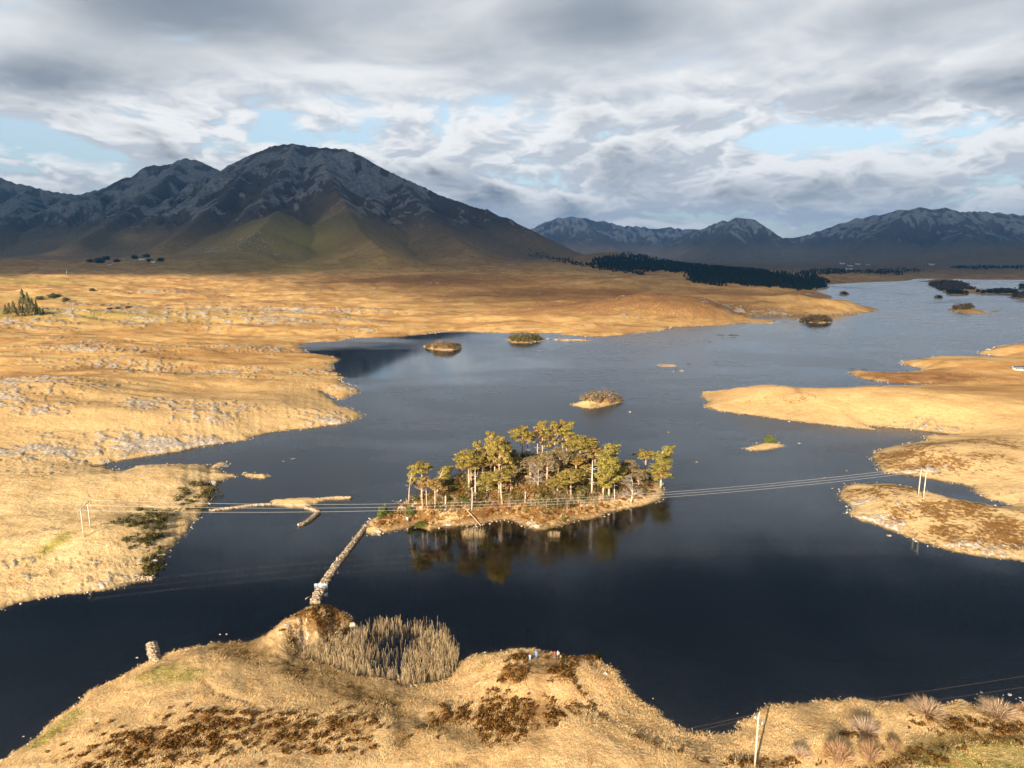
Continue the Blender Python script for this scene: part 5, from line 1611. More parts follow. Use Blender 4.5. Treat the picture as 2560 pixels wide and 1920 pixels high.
causeway('stone_spit', line('A', '1150,1205 1220,1192 1330,1196', 0.2), 1.8, 1.2, 0.6, 0.4, 130, 'short spit of stones off the left shore below the gorse', 'rocks', 87)

# steel barrier on the causeway
pb = gnd('C', 1118, 1490, 0.55)
mB = metres((pb[0], pb[1], 0.5)) / 5.53
wB = 170 * mB
root = tag(empty('steel_barrier', (pb[0], pb[1], 0.5), R(4)), 'blue-grey steel barrier standing across the lower causeway', 'barrier')
for k in (-1, -0.33, 0.33, 1):
    ac = Acc()
    tube(ac, [(k * wB / 2, 0, -0.6), (k * wB / 2, 0, 1.15)], 0.05, 6)
    link('post', ac.mesh('post', True), M_STEEL, root)
for zz in (1.1, 0.6, 0.12):
    ac = Acc()
    tube(ac, [(-wB / 2, 0, zz), (wB / 2, 0, zz)], 0.035, 6)
    link('rail', ac.mesh('rail', True), M_STEEL, root)
for k, (x0, x1, mt) in enumerate(((-1, -0.35, M_STEEL), (-0.31, 0.31, simple('pale_panel', (0.62, 0.62, 0.60), 0.6)), (0.35, 1, M_STEEL))):
    ac = Acc()
    box(ac, ((x0 + x1) / 2 * wB / 2, 0.03, 0.6), ((x1 - x0) * wB / 2 * 0.96, 0.03, 0.92))
    link('panel', ac.mesh('panel'), mt, root)

# ------------------------------------------------------------------ poles and wires
def pole_mesh(h, r0=0.17, r1=0.11):
    ac = Acc()
    tube(ac, [(0, 0, -0.4), (0, 0, h * 0.5), (0, 0, h)], [r0, (r0 + r1) / 2, r1], 10)
    return ac.mesh('pole', True)
def insulator_mesh():
    ac = Acc()
    zs_ = [0, 0.06, 0.10, 0.15, 0.19, 0.24, 0.29]
    tube(ac, [(0, 0, q) for q in zs_], [0.03, 0.03, 0.085, 0.05, 0.085, 0.05, 0.03], 8)
    return ac.mesh('insulator', True)
INS = insulator_mesh()
M_OLDWIRE = simple('weathered_wire', (0.20, 0.15, 0.10), 0.7)
def wire(a, b, sag, label, r0=0.03, group=None, n=41):
    f = np.linspace(0, 1, n)
    a, b = np.array(a), np.array(b)
    p = a + (b - a) * f[:, None]
    p[:, 2] -= 4 * sag * f * (1 - f)
    ac = Acc()
    tube(ac, p, r0, 5)
    return tag(link('power_line', ac.mesh('power_line', True), M_WIRE if r0 > 0.02 else M_OLDWIRE), label, 'power line', group)
def twin(z, base1, top1, base2, top2, label):
    P1, P2 = drop(z, *base1), drop(z, *base2)
    h1 = top_height(z, top1[0], top1[1], P1)
    h2 = top_height(z, top2[0], top2[1], P2)
    zt = max(P1[2] + h1, P2[2] + h2)
    root = tag(empty('twin_pole', P1), label, 'utility pole', 'twin wooden poles carrying the power lines')
    link('pole', pole_mesh(zt - P1[2]), M_POLE, root)
    d = np.array([P2[0] - P1[0], P2[1] - P1[1]])
    o2 = link('pole', pole_mesh(zt - P2[2]), M_POLE, root)
    o2.location = (d[0], d[1], P2[2] - P1[2])
    a = np.array([0, 0, zt - P1[2] - 0.35]) - np.array([d[0], d[1], 0]) * 0.34
    b = np.array([d[0], d[1], zt - P1[2] - 0.35]) + np.array([d[0], d[1], 0]) * 0.34
    ac = Acc()
    u = (b - a) / np.linalg.norm(b - a)
    box(ac, (a + b) / 2 + np.array([-u[1], u[0], 0]) * 0.17, (np.linalg.norm(b - a), 0.14, 0.20), math.atan2(u[1], u[0]))
    link('crossarm', ac.mesh('crossarm'), M_POLE, root)
    tips = []
    for f in (0.04, 0.5, 0.96):
        i_ = link('insulator', INS, M_GLAZE, root)
        q = a + (b - a) * f
        i_.location = (q[0], q[1], q[2] + 0.1)
        tips.append(np.array(P1) + q + np.array([0, 0, 0.38]))
    return tips
TL = twin('A', (725, 838), (710, 592), (782, 760), (775, 548), 'pair of wooden poles joined by a crossarm on the left shore rise')
TR = twin('F', (1098, 825), (1117, 512), (1042, 792), (1053, 488), 'pair of tall wooden poles on the right shore tongue')
for k, nm in enumerate(('nearest', 'middle', 'farthest')):
    wire(TL[k], TR[k], (4.6, 4.9, 5.2)[k], 'thin wire spanning the lake past the wooded island, %s of three' % nm, 0.021, 'wires over the lake')
P = drop('S', 1886.6, 1917.0)
hN = top_height('S', 1889.5, 1788, P)
root = tag(empty('utility_pole', P), 'single pale wooden pole on the near shore at the bottom edge', 'utility pole')
link('pole', pole_mesh(hN, 0.16, 0.11), M_POLE, root)
for x, zz, dx in ((-0.45, -0.55, -1), (0.62, -1.55, 1)):
    ac = Acc()
    tube(ac, [(0, 0, hN + zz - 0.15), (x * 0.9, 0.02, hN + zz)], 0.035, 6)
    br = link('bracket', ac.mesh('bracket', True), M_STEEL, root)
    i_ = link('insulator', INS, M_GLAZE, br)
    i_.location = (x, 0.02, hN + zz - 0.04)
    i_.scale = (1.6, 1.6, 1.6)
i_ = link('insulator', INS, M_GLAZE, root)
i_.location = (0.1, 0, hN)
i_.scale = (1.6, 1.6, 1.6)
topN = np.array(P) + np.array([0.1, 0, hN + 0.3])
armN = np.array(P) + np.array([0.62, 0.02, hN - 1.2])
armL = np.array(P) + np.array([-0.45, 0.02, hN - 0.3])
zN = float(topN[2])
def aloft(z, x, y, h):
    g_ = gnd(z, x, y, h)
    return (g_[0], g_[1], h)
wire(topN, aloft('E', 3300, 60, zN), 0.6, 'faint wire running right over the dark water, upper of two from the near pole', 0.008, 'wires of the near pole')
wire(armN, aloft('E', 3300, 140, zN - 1.2), 0.6, 'faint wire running right over the dark water, lower of two from the near pole', 0.008, 'wires of the near pole')
wire(topN, aloft('E', -1700, 900, zN), 0.4, 'faint wire crossing the small near bay, upper of two left of the pole', 0.008, 'wires of the near pole')
wire(armL, aloft('E', -1700, 960, zN - 0.8), 0.4, 'faint wire crossing the small near bay, lower of two left of the pole', 0.008, 'wires of the near pole')

# ------------------------------------------------------------------ people
SKIN = simple('skin', (0.55, 0.35, 0.25), 0.6)
def cloth(c):
    return simple('cloth', c, 0.9)
def person(P, h, facing, jacket, trousers, hair, label, pose='stand'):
    """one continuous figure grown over a jointed skeleton, in the given pose"""
    s = h / 1.75
    J = dict(pelvis=(0, 0, 0.93), belly=(0, 0.01, 1.10), chest=(0, 0.02, 1.32), neck=(0, 0, 1.48), chin=(0, -0.015, 1.56), head=(0, -0.02, 1.66), crown=(0, 0, 1.745))
    if pose == 'stride':
        legs = [((-0.10, 0, 0.90), (-0.11, -0.20, 0.52), (-0.11, -0.28, 0.09), (-0.11, -0.46, 0.04)), ((0.10, 0, 0.90), (0.11, 0.05, 0.50), (0.11, 0.30, 0.14), (0.11, 0.14, 0.04))]
        arms = [((-0.19, 0.02, 1.42), (-0.26, 0.17, 1.15), (-0.25, 0.08, 0.90), (-0.25, 0.02, 0.80)), ((0.19, 0.02, 1.42), (0.26, -0.12, 1.16), (0.24, -0.26, 0.97), (0.23, -0.33, 0.92))]
    elif pose == 'sit':
        J = {k: (x, y + 0.25 * (z > 0.95), z - 0.50) for k, (x, y, z) in J.items()}
        legs = [((-0.10, 0.1, 0.42), (-0.13, -0.32, 0.50), (-0.12, -0.45, 0.10), (-0.12, -0.62, 0.04)), ((0.10, 0.1, 0.42), (0.13, -0.32, 0.48), (0.12, -0.42, 0.10), (0.12, -0.60, 0.04))]
        arms = [((-0.19, 0.25, 0.92), (-0.27, 0.10, 0.68), (-0.20, -0.14, 0.58), (-0.16, -0.22, 0.56)), ((0.19, 0.25, 0.92), (0.27, 0.10, 0.68), (0.20, -0.14, 0.58), (0.16, -0.22, 0.56))]
    else:
        legs = [((-0.10, 0, 0.90), (-0.115, -0.02, 0.50), (-0.12, 0.03, 0.09), (-0.13, -0.14, 0.04)), ((0.10, 0, 0.90), (0.12, -0.03, 0.50), (0.13, 0.02, 0.09), (0.15, -0.14, 0.04))]
        arms = [((-0.19, 0.02, 1.42), (-0.27, 0.05, 1.15), (-0.24, -0.04, 0.90), (-0.22, -0.08, 0.80)), ((0.19, 0.02, 1.42), (0.28, 0.06, 1.16), (0.22, -0.12, 0.97), (0.16, -0.18, 0.93))]
    vs, es, rs_ = [], [], []
    def add(p, r, parent):
        vs.append(p)
        rs_.append(r)
        if parent is not None:
            es.append((parent, len(vs) - 1))
        return len(vs) - 1
    pe = add(J['pelvis'], (0.16, 0.12), None)
    be = add(J['belly'], (0.15, 0.11), pe)
    ch = add(J['chest'], (0.18, 0.125), be)
    ne = add(J['neck'], (0.06, 0.06), ch)
    cn = add(J['chin'], (0.075, 0.085), ne)
    hd = add(J['head'], (0.088, 0.10), cn)
    add(J['crown'], (0.06, 0.07), hd)
    for L in legs:
        k = pe
        for p, r in zip(L, ((0.10, 0.10), (0.068, 0.068), (0.045, 0.048), (0.042, 0.035))):
            k = add(p, r, k)
    for A_ in arms:
        k = ch
        for p, r in zip(A_, ((0.062, 0.062), (0.046, 0.046), (0.034, 0.034), (0.034, 0.022))):
            k = add(p, r, k)
    me = bpy.data.meshes.new('skeleton')
    me.from_pydata([tuple(q * s for q in v) for v in vs], es, [])
    tmp = bpy.data.objects.new('skeleton', me)
    COL.objects.link(tmp)
    md = tmp.modifiers.new('skin', 'SKIN')
    for k, sv in enumerate(me.skin_vertices[0].data):
        sv.radius = (rs_[k][0] * s, rs_[k][1] * s)
        sv.use_root = (k == 0)
    tmp.modifiers.new('sub', 'SUBSURF').levels = 1
    dg = bpy.context.evaluated_depsgraph_get()
    body = bpy.data.meshes.new_from_object(tmp.evaluated_get(dg))
    bpy.data.objects.remove(tmp)
    body.name = 'person'
    body.materials.clear()
    for m in (cloth(jacket), cloth(trousers), SKIN, cloth(hair)):
        body.materials.append(m)
    waist, neckz = J['pelvis'][2] * s + 0.02, (J['neck'][2] + 0.02) * s
    hands = [A_[3] for A_ in arms]
    hair_z = (J['head'][2] + 0.02) * s
    for p in body.polygons:
        c_ = p.center
        k = 0
        if c_.z < waist and min((c_ - Vector(h_) * s).length for h_ in hands) > 0.32 * s:
            k = 1
        if c_.z > neckz:
            k = 2
            if c_.z > hair_z or (c_.y > 0.03 * s + J['head'][1] * s and c_.z > neckz + 0.06 * s):
                k = 3
        if min((c_ - Vector(h_) * s).length for h_ in hands) < 0.075 * s:
            k = 2
        if c_.z < 0.08 * s and pose != 'sit':
            k = 3
        p.material_index = k
        p.use_smooth = True
    o = bpy.data.objects.new('person', body)
    COL.objects.link(o)
    o.location = P
    o.rotation_euler = (0, 0, facing)
    return tag(o, label, 'person')
BLK, BRN, FAIR = (0.03, 0.025, 0.02), (0.12, 0.07, 0.04), (0.5, 0.4, 0.25)
PP = drop('D', 205, 420)
person(PP, 1.22, R(160), (0.45, 0.68, 0.85), (0.40, 0.60, 0.78), FAIR, 'child in pale blue standing on the headland, leftmost of the four')
PP = drop('D', 277, 407)
person(PP, 1.85, R(150), (0.16, 0.30, 0.58), (0.06, 0.11, 0.27), BRN, 'tall person in blue jacket and navy trousers beside the child')
PP = drop('D', 490, 404)
person(PP, 1.62, R(170), (0.30, 0.07, 0.06), (0.22, 0.22, 0.30), BRN, 'person in a dark red jacket on the headland')
PP = drop('D', 526, 397)
PP2 = PP
person(PP, 1.58, R(200), (0.72, 0.74, 0.74), (0.13, 0.15, 0.16), FAIR, 'person in a white jacket right of the dark red one', 'stride')
PP = drop('D', 563, 392)
ac = Acc()
r_ = np.random.default_rng(3)
d_ = r_.normal(size=(1, 3))
tube(ac, [(0, 0, 0), (0, 0, 0.08), (0, 0, 0.34), (0, 0.02, 0.50), (0, 0.03, 0.56)], [0.16, 0.21, 0.20, 0.15, 0.06], 10)
bag = tag(link('rucksack', ac.mesh('rucksack', True), cloth((0.30, 0.27, 0.14))), 'olive rucksack set down on the ground beside the white jacket', 'rucksack')
bag.location = PP
ac = Acc()
tube(ac, [(0.0, -0.20, 0.08), (0, -0.27, 0.22), (0, -0.20, 0.36)], [0.07, 0.10, 0.06], 8)
link('pocket', ac.mesh('pocket', True), cloth((0.22, 0.20, 0.10)), bag)
ac = Acc()
for sx_0 in (-0.09, 0.09):
    tube(ac, [(sx_0, 0.15, 0.46), (sx_0, 0.27, 0.32), (sx_0, 0.19, 0.10)], 0.022, 6)
link('strap', ac.mesh('strap', True), cloth((0.10, 0.09, 0.06)), bag)
gC = gnd('C', 1343, 1150, 0.58)
person((gC[0], gC[1], 0.56), 1.72, R(-25), (0.75, 0.40, 0.38), (0.18, 0.22, 0.22), FAIR, 'person in a pink top walking along the causeway', 'stride')
gC = gnd('C', 1556, 866, 0.58)
person((gC[0], gC[1], 0.56), 1.72, R(150), (0.10, 0.11, 0.12), (0.05, 0.06, 0.07), (0.40, 0.34, 0.10), 'person in dark clothes walking on the island end of the causeway', 'stride')
PI = island_point('P', 695, 1425)
person(PI, 1.70, R(20), (0.80, 0.82, 0.84), (0.30, 0.42, 0.62), BRN, 'person in a white top and blue trousers sitting on the island bank', 'sit')

# ------------------------------------------------------------------ stones in the lake and on its shores
def boulder_mesh(seed, flat=0.6, sub=2):
    import bmesh
    bm = bmesh.new()
    bmesh.ops.create_icosphere(bm, subdivisions=sub, radius=1.0)
    r_ = np.random.default_rng(seed)
    pl_ = r_.normal(size=(9, 3))
    pl_ /= np.linalg.norm(pl_, axis=1, keepdims=True)
    cut = r_.uniform(0.55, 0.92, 9)
    for v in bm.verts:
        c_ = np.array(v.co)
        for nrm, k in zip(pl_, cut):
            dd = c_ @ nrm
            if dd > k:
                c_ = c_ - nrm * (dd - k) * 0.85
        c_ *= 1 + 0.06 * r_.normal()
        v.co = (c_[0], c_[1], c_[2] * flat)
    me_ = bpy.data.meshes.new('boulder')
    bm.to_mesh(me_)
    bm.free()
    return me_
BM = {}
def boulder(z, x, y, w, h, mat, label, group=None, name='boulder', seed=None, on_land=False, cat='rock'):
    """a stone w by h survey pixels across with its foot at (x, y)"""
    P = drop(z, x, y) if on_land else (*gnd(z, x, y), 0.0)
    m = metres(P) / ZONES[z][2]
    rx = w * m / 2 * 0.85
    fwd = math.hypot(P[0], P[1])
    hz_ = max(h * m * (0.8 if on_land else 0.5), 0.08)
    k = (seed or int(x + y)) % 5
    key = (k, mat.name)
    if key not in BM:
        BM[key] = boulder_mesh(100 + k)
        BM[key].materials.append(mat)
    o = bpy.data.objects.new(name, BM[key])
    COL.objects.link(o)
    o.location = (P[0], P[1] + rx * 0.4, P[2])
    o.scale = (rx, rx * 0.75, hz_ / 0.6 if not on_land else hz_)
    o.rotation_euler = (0, 0, (x * 0.37) % 0.7 - 0.35)
    return tag(o, label, cat, group)
S, DK, TN = M_PALESTONE, M_DARKSTONE, M_TANSTONE
LONE = [
    ('F', 727, 1240, 66, 26, TN, 'flat tan stone with a small bump, alone off the right shore tongue'),
    ('F', 93, 714, 30, 10, TN, 'tan stone left of the tip of the right shore tongue'),
    ('F', 253, 518, 28, 9, TN, 'small tan stone off the second right shore tongue'),
    ('F', 5, 595, 26, 9, TN, 'small pale stone just under the wires near the right shore'),
    ('F', 436, 662, 22, 8, TN, 'small greenish stone at the back of the right shore tongue'),
    ('N', 510, 122, 14, 9, TN, 'single dark-topped stone right of the bushy islet'),
    ('N', 676, 209, 14, 5, TN, 'tan stone alone in open water between the two islets'),
    ('N', 798, 338, 16, 7, TN, 'tan stone alone right of the wooded island'),
    ('N', 1242, 257, 18, 6, TN, 'flat pale stone right of the islet with one green bush'),
    ('N', 1446, 375, 8, 4, TN, 'tiny stone in open water before the second right tongue'),
    ('K', 235, 1362, 50, 14, DK, 'flat dark skerry off the left inlet, left of a pair'),
    ('K', 318, 1340, 66, 20, DK, 'flat dark skerry off the left inlet, right of a pair'),
    ('K', 95, 1490, 110, 36, DK, 'dark stones at the tip of the grassy reef by the left lobe'),
    ('A', 1945, 232, 110, 44, DK, 'dark rocky outcrop ending the left lobe'),
    ('A', 2110, 285, 40, 12, TN, 'small pale stone between the left lobe and the reef'),
    ('A', 1435, 1078, 16, 9, TN, 'small tan stone in the water below the gorse, right one'),
    ('A', 1385, 1082, 14, 8, TN, 'small tan stone in the water below the gorse, left one'),
    ('J', 1805, 826, 115, 17, DK, 'long dark skerry, left of the pair in mid lake'),
    ('J', 1925, 828, 135, 16, DK, 'long dark skerry, right of the pair in mid lake'),
    ('J', 1820, 848, 34, 10, DK, 'small dark skerry under the left long one'),
    ('J', 1918, 846, 74, 10, DK, 'dark skerry under the right long one'),
    ('J', 1712, 882, 52, 12, DK, 'dark skerry left of the mid-lake pair'),
    ('J', 1350, 1092, 215, 26, TN, 'long tan and brown skerry in the middle of the lake'),
    ('J', 1300, 1082, 60, 22, TN, 'pale hump at the left end of the long tan skerry'),
    ('J', 1466, 1134, 56, 24, TN, 'tan boulder right of and below the long tan skerry'),
    ('J', 1393, 1140, 30, 10, TN, 'small tan stone under the long tan skerry'),
    ('J', 1530, 1072, 48, 18, DK, 'dark stone right of the long tan skerry'),
    ('J', 1535, 1096, 18, 14, DK, 'small dark stone below that dark stone'),
    ('J', 1608, 1078, 20, 12, DK, 'small dark stone farthest right of the mid-lake skerries'),
    ('H', 708, 531, 22, 6, DK, 'tiny dark stone right of the scrubby islet off the golden spit'),
    ('H', 1775, 489, 24, 6, DK, 'tiny dark stone under the golden islet'),
    ('H', 2080, 448, 32, 9, TN, 'pale stone far right beyond the golden islet'),
    ('H', 2102, 505, 34, 11, TN, 'pinkish pale stone far right below its neighbour'),
    ('H', 2170, 530, 18, 7, DK, 'dark stone far right near the edge of the photo'),
    ('H', 925, 928, 90, 14, DK, 'dark flat rock ledge on the narrow right peninsula'),
    ('H', 820, 922, 70, 10, DK, 'dark flat rock ledge off the tip of the narrow right peninsula'),
    ('H', 150, 548, 100, 26, TN, 'rusty boulder at the end of the thin spit under the rocky moor'),
    ('J', 600, 868, 120, 14, TN, 'pale flat stones at the end of the thin spit beyond the bushy islet'),
    ('J', 465, 872, 90, 34, TN, 'rust-brown rock on the thin spit beside the bushy islet'),
    ('N', 1085, 298 - 18, 60, 16, S, 'white rock ledge under the green bush on the small islet'),
    ('N', 1035, 283, 46, 24, S, 'white rock at the left end of the small islet'),
]
for z, x, y, w_, h_, mt, label in LONE:
    boulder(z, x, y, w_, h_, mt, label)
for z, x, y, w_, h_, label in [
    ('Q', 300, 1490, 76, 66, 'white boulder on the front shore of the wooded island'), ('Q', 215, 1460, 110, 56, 'pale rock left of the white island boulder'),
    ('Q', 250, 1420, 40, 50, 'pointed pale rock behind the white island boulder'),
    ('B', 830, 572, 76, 60, 'grey rock slab at the right foot of the knoll'), ('D', 1075, 590, 70, 80, 'grey rock at the water under the headland cliff'),
    ('D', 1540, 950, 44, 40, 'grey stone on the near shore right of the headland'), ('E', 908, 465, 46, 14, 'long white stone lying on the near right shore'),
    ('P', 320, 1560, 130, 60, 'grey rock at the left point of the wooded island'), ('P', 1190, 1470, 170, 36, 'flat pale rock on the left front shore of the island'),
    ('P', 620, 1260, 120, 60, 'pinkish rock slab behind the green bushes at the island\'s left end'),
    ('A', 1830, 376, 110, 46, 'white rock above the mud at the left lobe\'s end'), ('A', 1390, 1000, 90, 40, 'white rock on the left shore below the gorse'), ('A', 1335, 1050, 60, 26, 'small white rock below the white one under the gorse'),
    ]:
    boulder(z, x, y, w_, h_, S, label, on_land=True)
FEW = 'pale stones lying in the near shallows'
for z, x, y, w_, h_, lab in [('E', 1920, 364, 30, 14, 'r'), ('E', 1890, 376, 16, 10, 'r'), ('E', 1913, 388, 20, 10, 'r'), ('E', 1876, 405, 14, 8, 'r'), ('E', 1905, 416, 16, 7, 'r'), ('E', 1990, 404, 24, 6, 'r'),
                             ('E', 1960, 388, 10, 6, 'r'), ('E', 2120, 383, 40, 12, 'r'), ('E', 2070, 382, 10, 6, 'r'), ('E', 2160, 408, 14, 7, 'r'), ('E', 2188, 402, 26, 9, 'r'), ('E', 2190, 422, 16, 7, 'r'), ('E', 2205, 432, 20, 8, 'r'),
                             ('E', 1688, 432, 22, 12, 'r'), ('E', 1780, 432, 90, 22, 'r'), ('E', 942, 392, 14, 6, 'm'), ('E', 990, 408, 26, 8, 'm'), ('E', 1085, 413, 34, 9, 'm'), ('E', 770, 402, 6, 4, 'm'), ('E', 420, 440, 12, 8, 'm'),
                             ('E', 232, 509, 16, 7, 'm'), ('D', 1626, 862, 22, 16, 'm'), ('B', 2118, 782, 24, 16, 'm'),
                             ('L', 1900, 92, 24, 9, 'l'), ('L', 1957, 90, 24, 9, 'l'), ('L', 1822, 155, 22, 7, 'l'), ('L', 1704, 189, 22, 8, 'l'), ('L', 1626, 214, 20, 8, 'l'), ('L', 1536, 232, 18, 7, 'l'), ('L', 1565, 234, 16, 6, 'l'),
                             ('L', 1518, 240, 12, 5, 'l'), ('L', 1183, 294, 34, 9, 'p'), ('L', 683, 636, 22, 12, 'p'), ('L', 202, 974, 26, 11, 'p'), ('L', 400, 884, 8, 8, 'p'), ('L', 1700, 186, 10, 6, 'l')]:
    boulder(z, x, y, w_, h_, S, {'r': 'small pale stone among those in the shallows by the bare shrubs at right', 'm': 'small pale stone off the near shore between the headland and the shrubs',
                                 'l': 'small pale stone in the row off the shore right of the stone pier', 'p': 'small pale stone in dark water left of the stone pier'}[lab], FEW, 'stone', None, False, 'stone')

# stones strewn along the shorelines: past counting
def strewn():
    r_ = np.random.default_rng(171)
    ac = Acc()
    tints = np.array([(0.50, 0.42, 0.33), (0.60, 0.53, 0.45), (0.26, 0.20, 0.14), (0.11, 0.085, 0.06), (0.36, 0.28, 0.19)])
    lines_ = [(main, 0.9), (right, 1.0), (pines_isle, 1.3), (fore, 0.5)] + [(v, 1.0) for v in isles.values()]
    for poly, dens_ in lines_:
        p = np.array(poly)
        for (ax, ay), (bx, by) in zip(p, np.roll(p, -1, axis=0)):
            D_ = math.hypot((ax + bx) / 2, (ay + by) / 2)
            L_ = math.hypot(bx - ax, by - ay)
            if D_ > 1100 or D_ < 60 or L_ > 200 or abs(ax) > 0.95 * ay:
                continue
            s0 = max(0.30, D_ * 0.0011)
            for k in range(int(L_ / s0 * 0.62 * dens_ * r_.uniform(0.1, 1.6) ** 1.5)):
                f = r_.random()
                o = r_.normal() * (0.4 + 0.0016 * D_)
                x, y = ax + (bx - ax) * f - (by - ay) / L_ * o, ay + (by - ay) * f + (bx - ax) / L_ * o
                s = s0 * r_.uniform(0.4, 1.5)
                box(ac, (x, y, 0.05 + 0.10 * s), (s, s * r_.uniform(0.6, 1.0), s * r_.uniform(0.35, 0.6)), r_.uniform(0, 3.1), tints[r_.integers(0, 5)] * r_.uniform(0.7, 1.2), 0.2, r_)
    return ac.mesh('shore_stones')
M_STREWN = leafy('strewn_stone', 0.0)
tag(link('shore_stones', strewn(), M_STREWN), 'pale and dark stones strewn along the waterlines', None, None, 'stuff')

# ------------------------------------------------------------------ scrub of the small islets
def scrub(name, spots, cols, label, seed):
    ac = Acc()
    r_ = np.random.default_rng(seed)
    for z, x0, x1, y0, y1, n, R0, H0 in spots:
        for k in range(n):
            th, q = r_.uniform(0, 6.28), math.sqrt(r_.random())
            P = drop(z, (x0 + x1) / 2 + (x1 - x0) / 2 * q * math.cos(th), (y0 + y1) / 2 + (y1 - y0) / 2 * q * math.sin(th))
            s = r_.uniform(0.6, 1.35) * (1.15 - 0.6 * q * q)
            c_ = cols[r_.integers(0, len(cols))]
            leaves(ac, 46, (P[0], P[1], P[2] + H0 * s * 0.45), (R0 * s, R0 * s, H0 * s * 0.6), 0.13 * R0 + 0.06, [np.array(c_), np.array(c_) * 0.75], r_, 0.6, 0.4, 0.6)
    return tag(link(name, ac.mesh(name), M_LEAF), label, None, None, 'stuff')
C_TAN, C_BRN, C_OLV, C_DRK = (0.40, 0.30, 0.17), (0.24, 0.16, 0.08), (0.20, 0.17, 0.05), (0.045, 0.050, 0.025)
scrub('scrub', [('J', 600, 950, 1350, 1412, 60, 1.9, 4.2)], [C_TAN, C_OLV, (0.36, 0.20, 0.13), C_TAN], 'tan and olive bushes covering the islet behind the wooded island', 91)
scrub('scrub', [('K', 1465, 1775, 350, 392, 70, 2.6, 4.2)], [C_TAN, (0.30, 0.22, 0.10), C_BRN], 'brown bushes covering the round islet near the far left bay', 92)
scrub('scrub', [('S', 1270, 1356, 841, 855, 60, 3.2, 4.6)], [C_OLV, C_BRN, (0.13, 0.12, 0.04)], 'olive bushes covering the islet at the thin spit', 93)
scrub('scrub', [('H', 385, 640, 515, 542, 64, 4.4, 6.0)], [C_BRN, (0.17, 0.12, 0.06), (0.13, 0.11, 0.05)], 'dark brown bushes covering the islet off the golden spit', 94)
scrub('scrub', [('H', 1640, 1800, 415, 436, 24, 5.5, 7.5)], [(0.13, 0.11, 0.06), C_BRN], 'grey-brown trees on the far golden islet', 95)
scrub('scrub', [('H', 715, 785, 308, 314, 10, 5.0, 6.0)], [C_DRK, (0.09, 0.06, 0.05)], 'dark bushes of the small black islet far up the lake', 96)
scrub('scrub', [('H', 1485, 1542, 338, 345, 10, 4.0, 7.0)], [C_DRK], 'black trees of the tiny islet far up the lake', 97)
scrub('scrub', [('H', 1450, 1750, 215, 262, 70, 13, 9), ('H', 1510, 1800, 250, 285, 40, 11, 8), ('H', 2110, 2300, 318, 345, 30, 9, 8)], [(0.10, 0.085, 0.07), (0.075, 0.07, 0.05), (0.13, 0.10, 0.08)], 'bare grey-brown woodland on the far peninsula', 98)
P = drop('N', 1110, 252)
stand('gb', 'green_bush', (GB,), P, 1.9, 1.9, 0.4, 'round yellow-green bush on the small islet of white rock', 'bush', None, (M_LEAF,), ('foliage',))

# ------------------------------------------------------------------ conifers, near copse to far forest
SPR = [spruce_meshes(111, 14, 3.4, 0.15), spruce_meshes(112, 14, 3.2, 0.32, ((0.27, 0.22, 0.085), (0.34, 0.27, 0.11), (0.17, 0.15, 0.06)))]
COP = [(55, 672, 560, 1), (88, 668, 545, 1), (128, 668, 528, 1), (150, 662, 590, 1), (178, 664, 540, 1), (206, 660, 560, 1), (236, 662, 548, 1), (262, 658, 535, 1), (292, 656, 545, 1), (322, 652, 560, 0),
       (348, 650, 578, 0), (374, 642, 590, 0), (210, 610, 428, 1), (250, 612, 455, 1), (285, 615, 500, 0), (318, 620, 520, 0)]
for k, (x, y, ty, v_) in enumerate(COP):
    P = drop('G', x, y)
    Hh = min(max(top_height('G', x, ty, P), 6.0), 26)
    front = ('in the front row of the left copse', 'in the dark right corner of the left copse', 'among the tall ones at the back of the left copse')[0 if k < 9 else 1 if k < 12 else 2]
    num = ('leftmost', 'second from the left', 'third from the left', 'fourth from the left', 'fifth from the left', 'sixth from the left', 'seventh from the left', 'eighth from the left', 'last before the dark ones',
           'leftmost', 'middle', 'rightmost', 'tallest and leftmost', 'second tallest', 'third tallest', 'lowest and rightmost')[k]
    stand('spr%d' % v_, 'conifer_tree', SPR[v_], P, Hh / 14 * 0.95, Hh / 14, rt.uniform(0, 6), 'thin conifer, %s %s' % (num, front), 'conifer', 'conifers of the left copse', (M_BARK, M_LEAF))
P = drop('G', 632, 612)
stand('bare', 'birch_tree', PM['bare'][0], P, 1.7, 1.35, 0.6, 'lone leafless tree in the field right of the copse', 'tree', None, (M_PALEBARK, M_LEAF))
HB = bush_mesh(121, 3.0, 2.6, ((0.12, 0.105, 0.05), (0.17, 0.14, 0.07), (0.08, 0.075, 0.03)), 300, 0.3)
for x, y, sc, label in [(345, 515, 2.0, 'dark bush behind the copse, left of the two dark hedges'), (455, 500, 2.6, 'dark hedge clump right of the copse'), (500, 492, 1.8, 'small dark bush at the right end of the hedge clump'),
                        (575, 528, 2.0, 'grey bare bush in the green field'), (800, 440, 1.8, 'grey-green bush in the upper field'), (950, 598, 1.5, 'low olive hedge in the field, left part'), (1020, 594, 1.5, 'low olive hedge in the field, middle part'),
                        (1110, 586, 1.6, 'low olive hedge in the field, right part')]:
    P = drop('G', x, y)
    stand('hb', 'hedge_bush', (HB,), P, sc, sc * (0.6 if 'low' in label else 1.0), rt.uniform(0, 6), label, 'bush', 'bushes of the left fields', (M_LEAF,), ('foliage',))
DK2 = bush_mesh(122, 3.0, 5.0, ((0.03, 0.04, 0.03), (0.045, 0.055, 0.035)), 160, 0.6, 5)
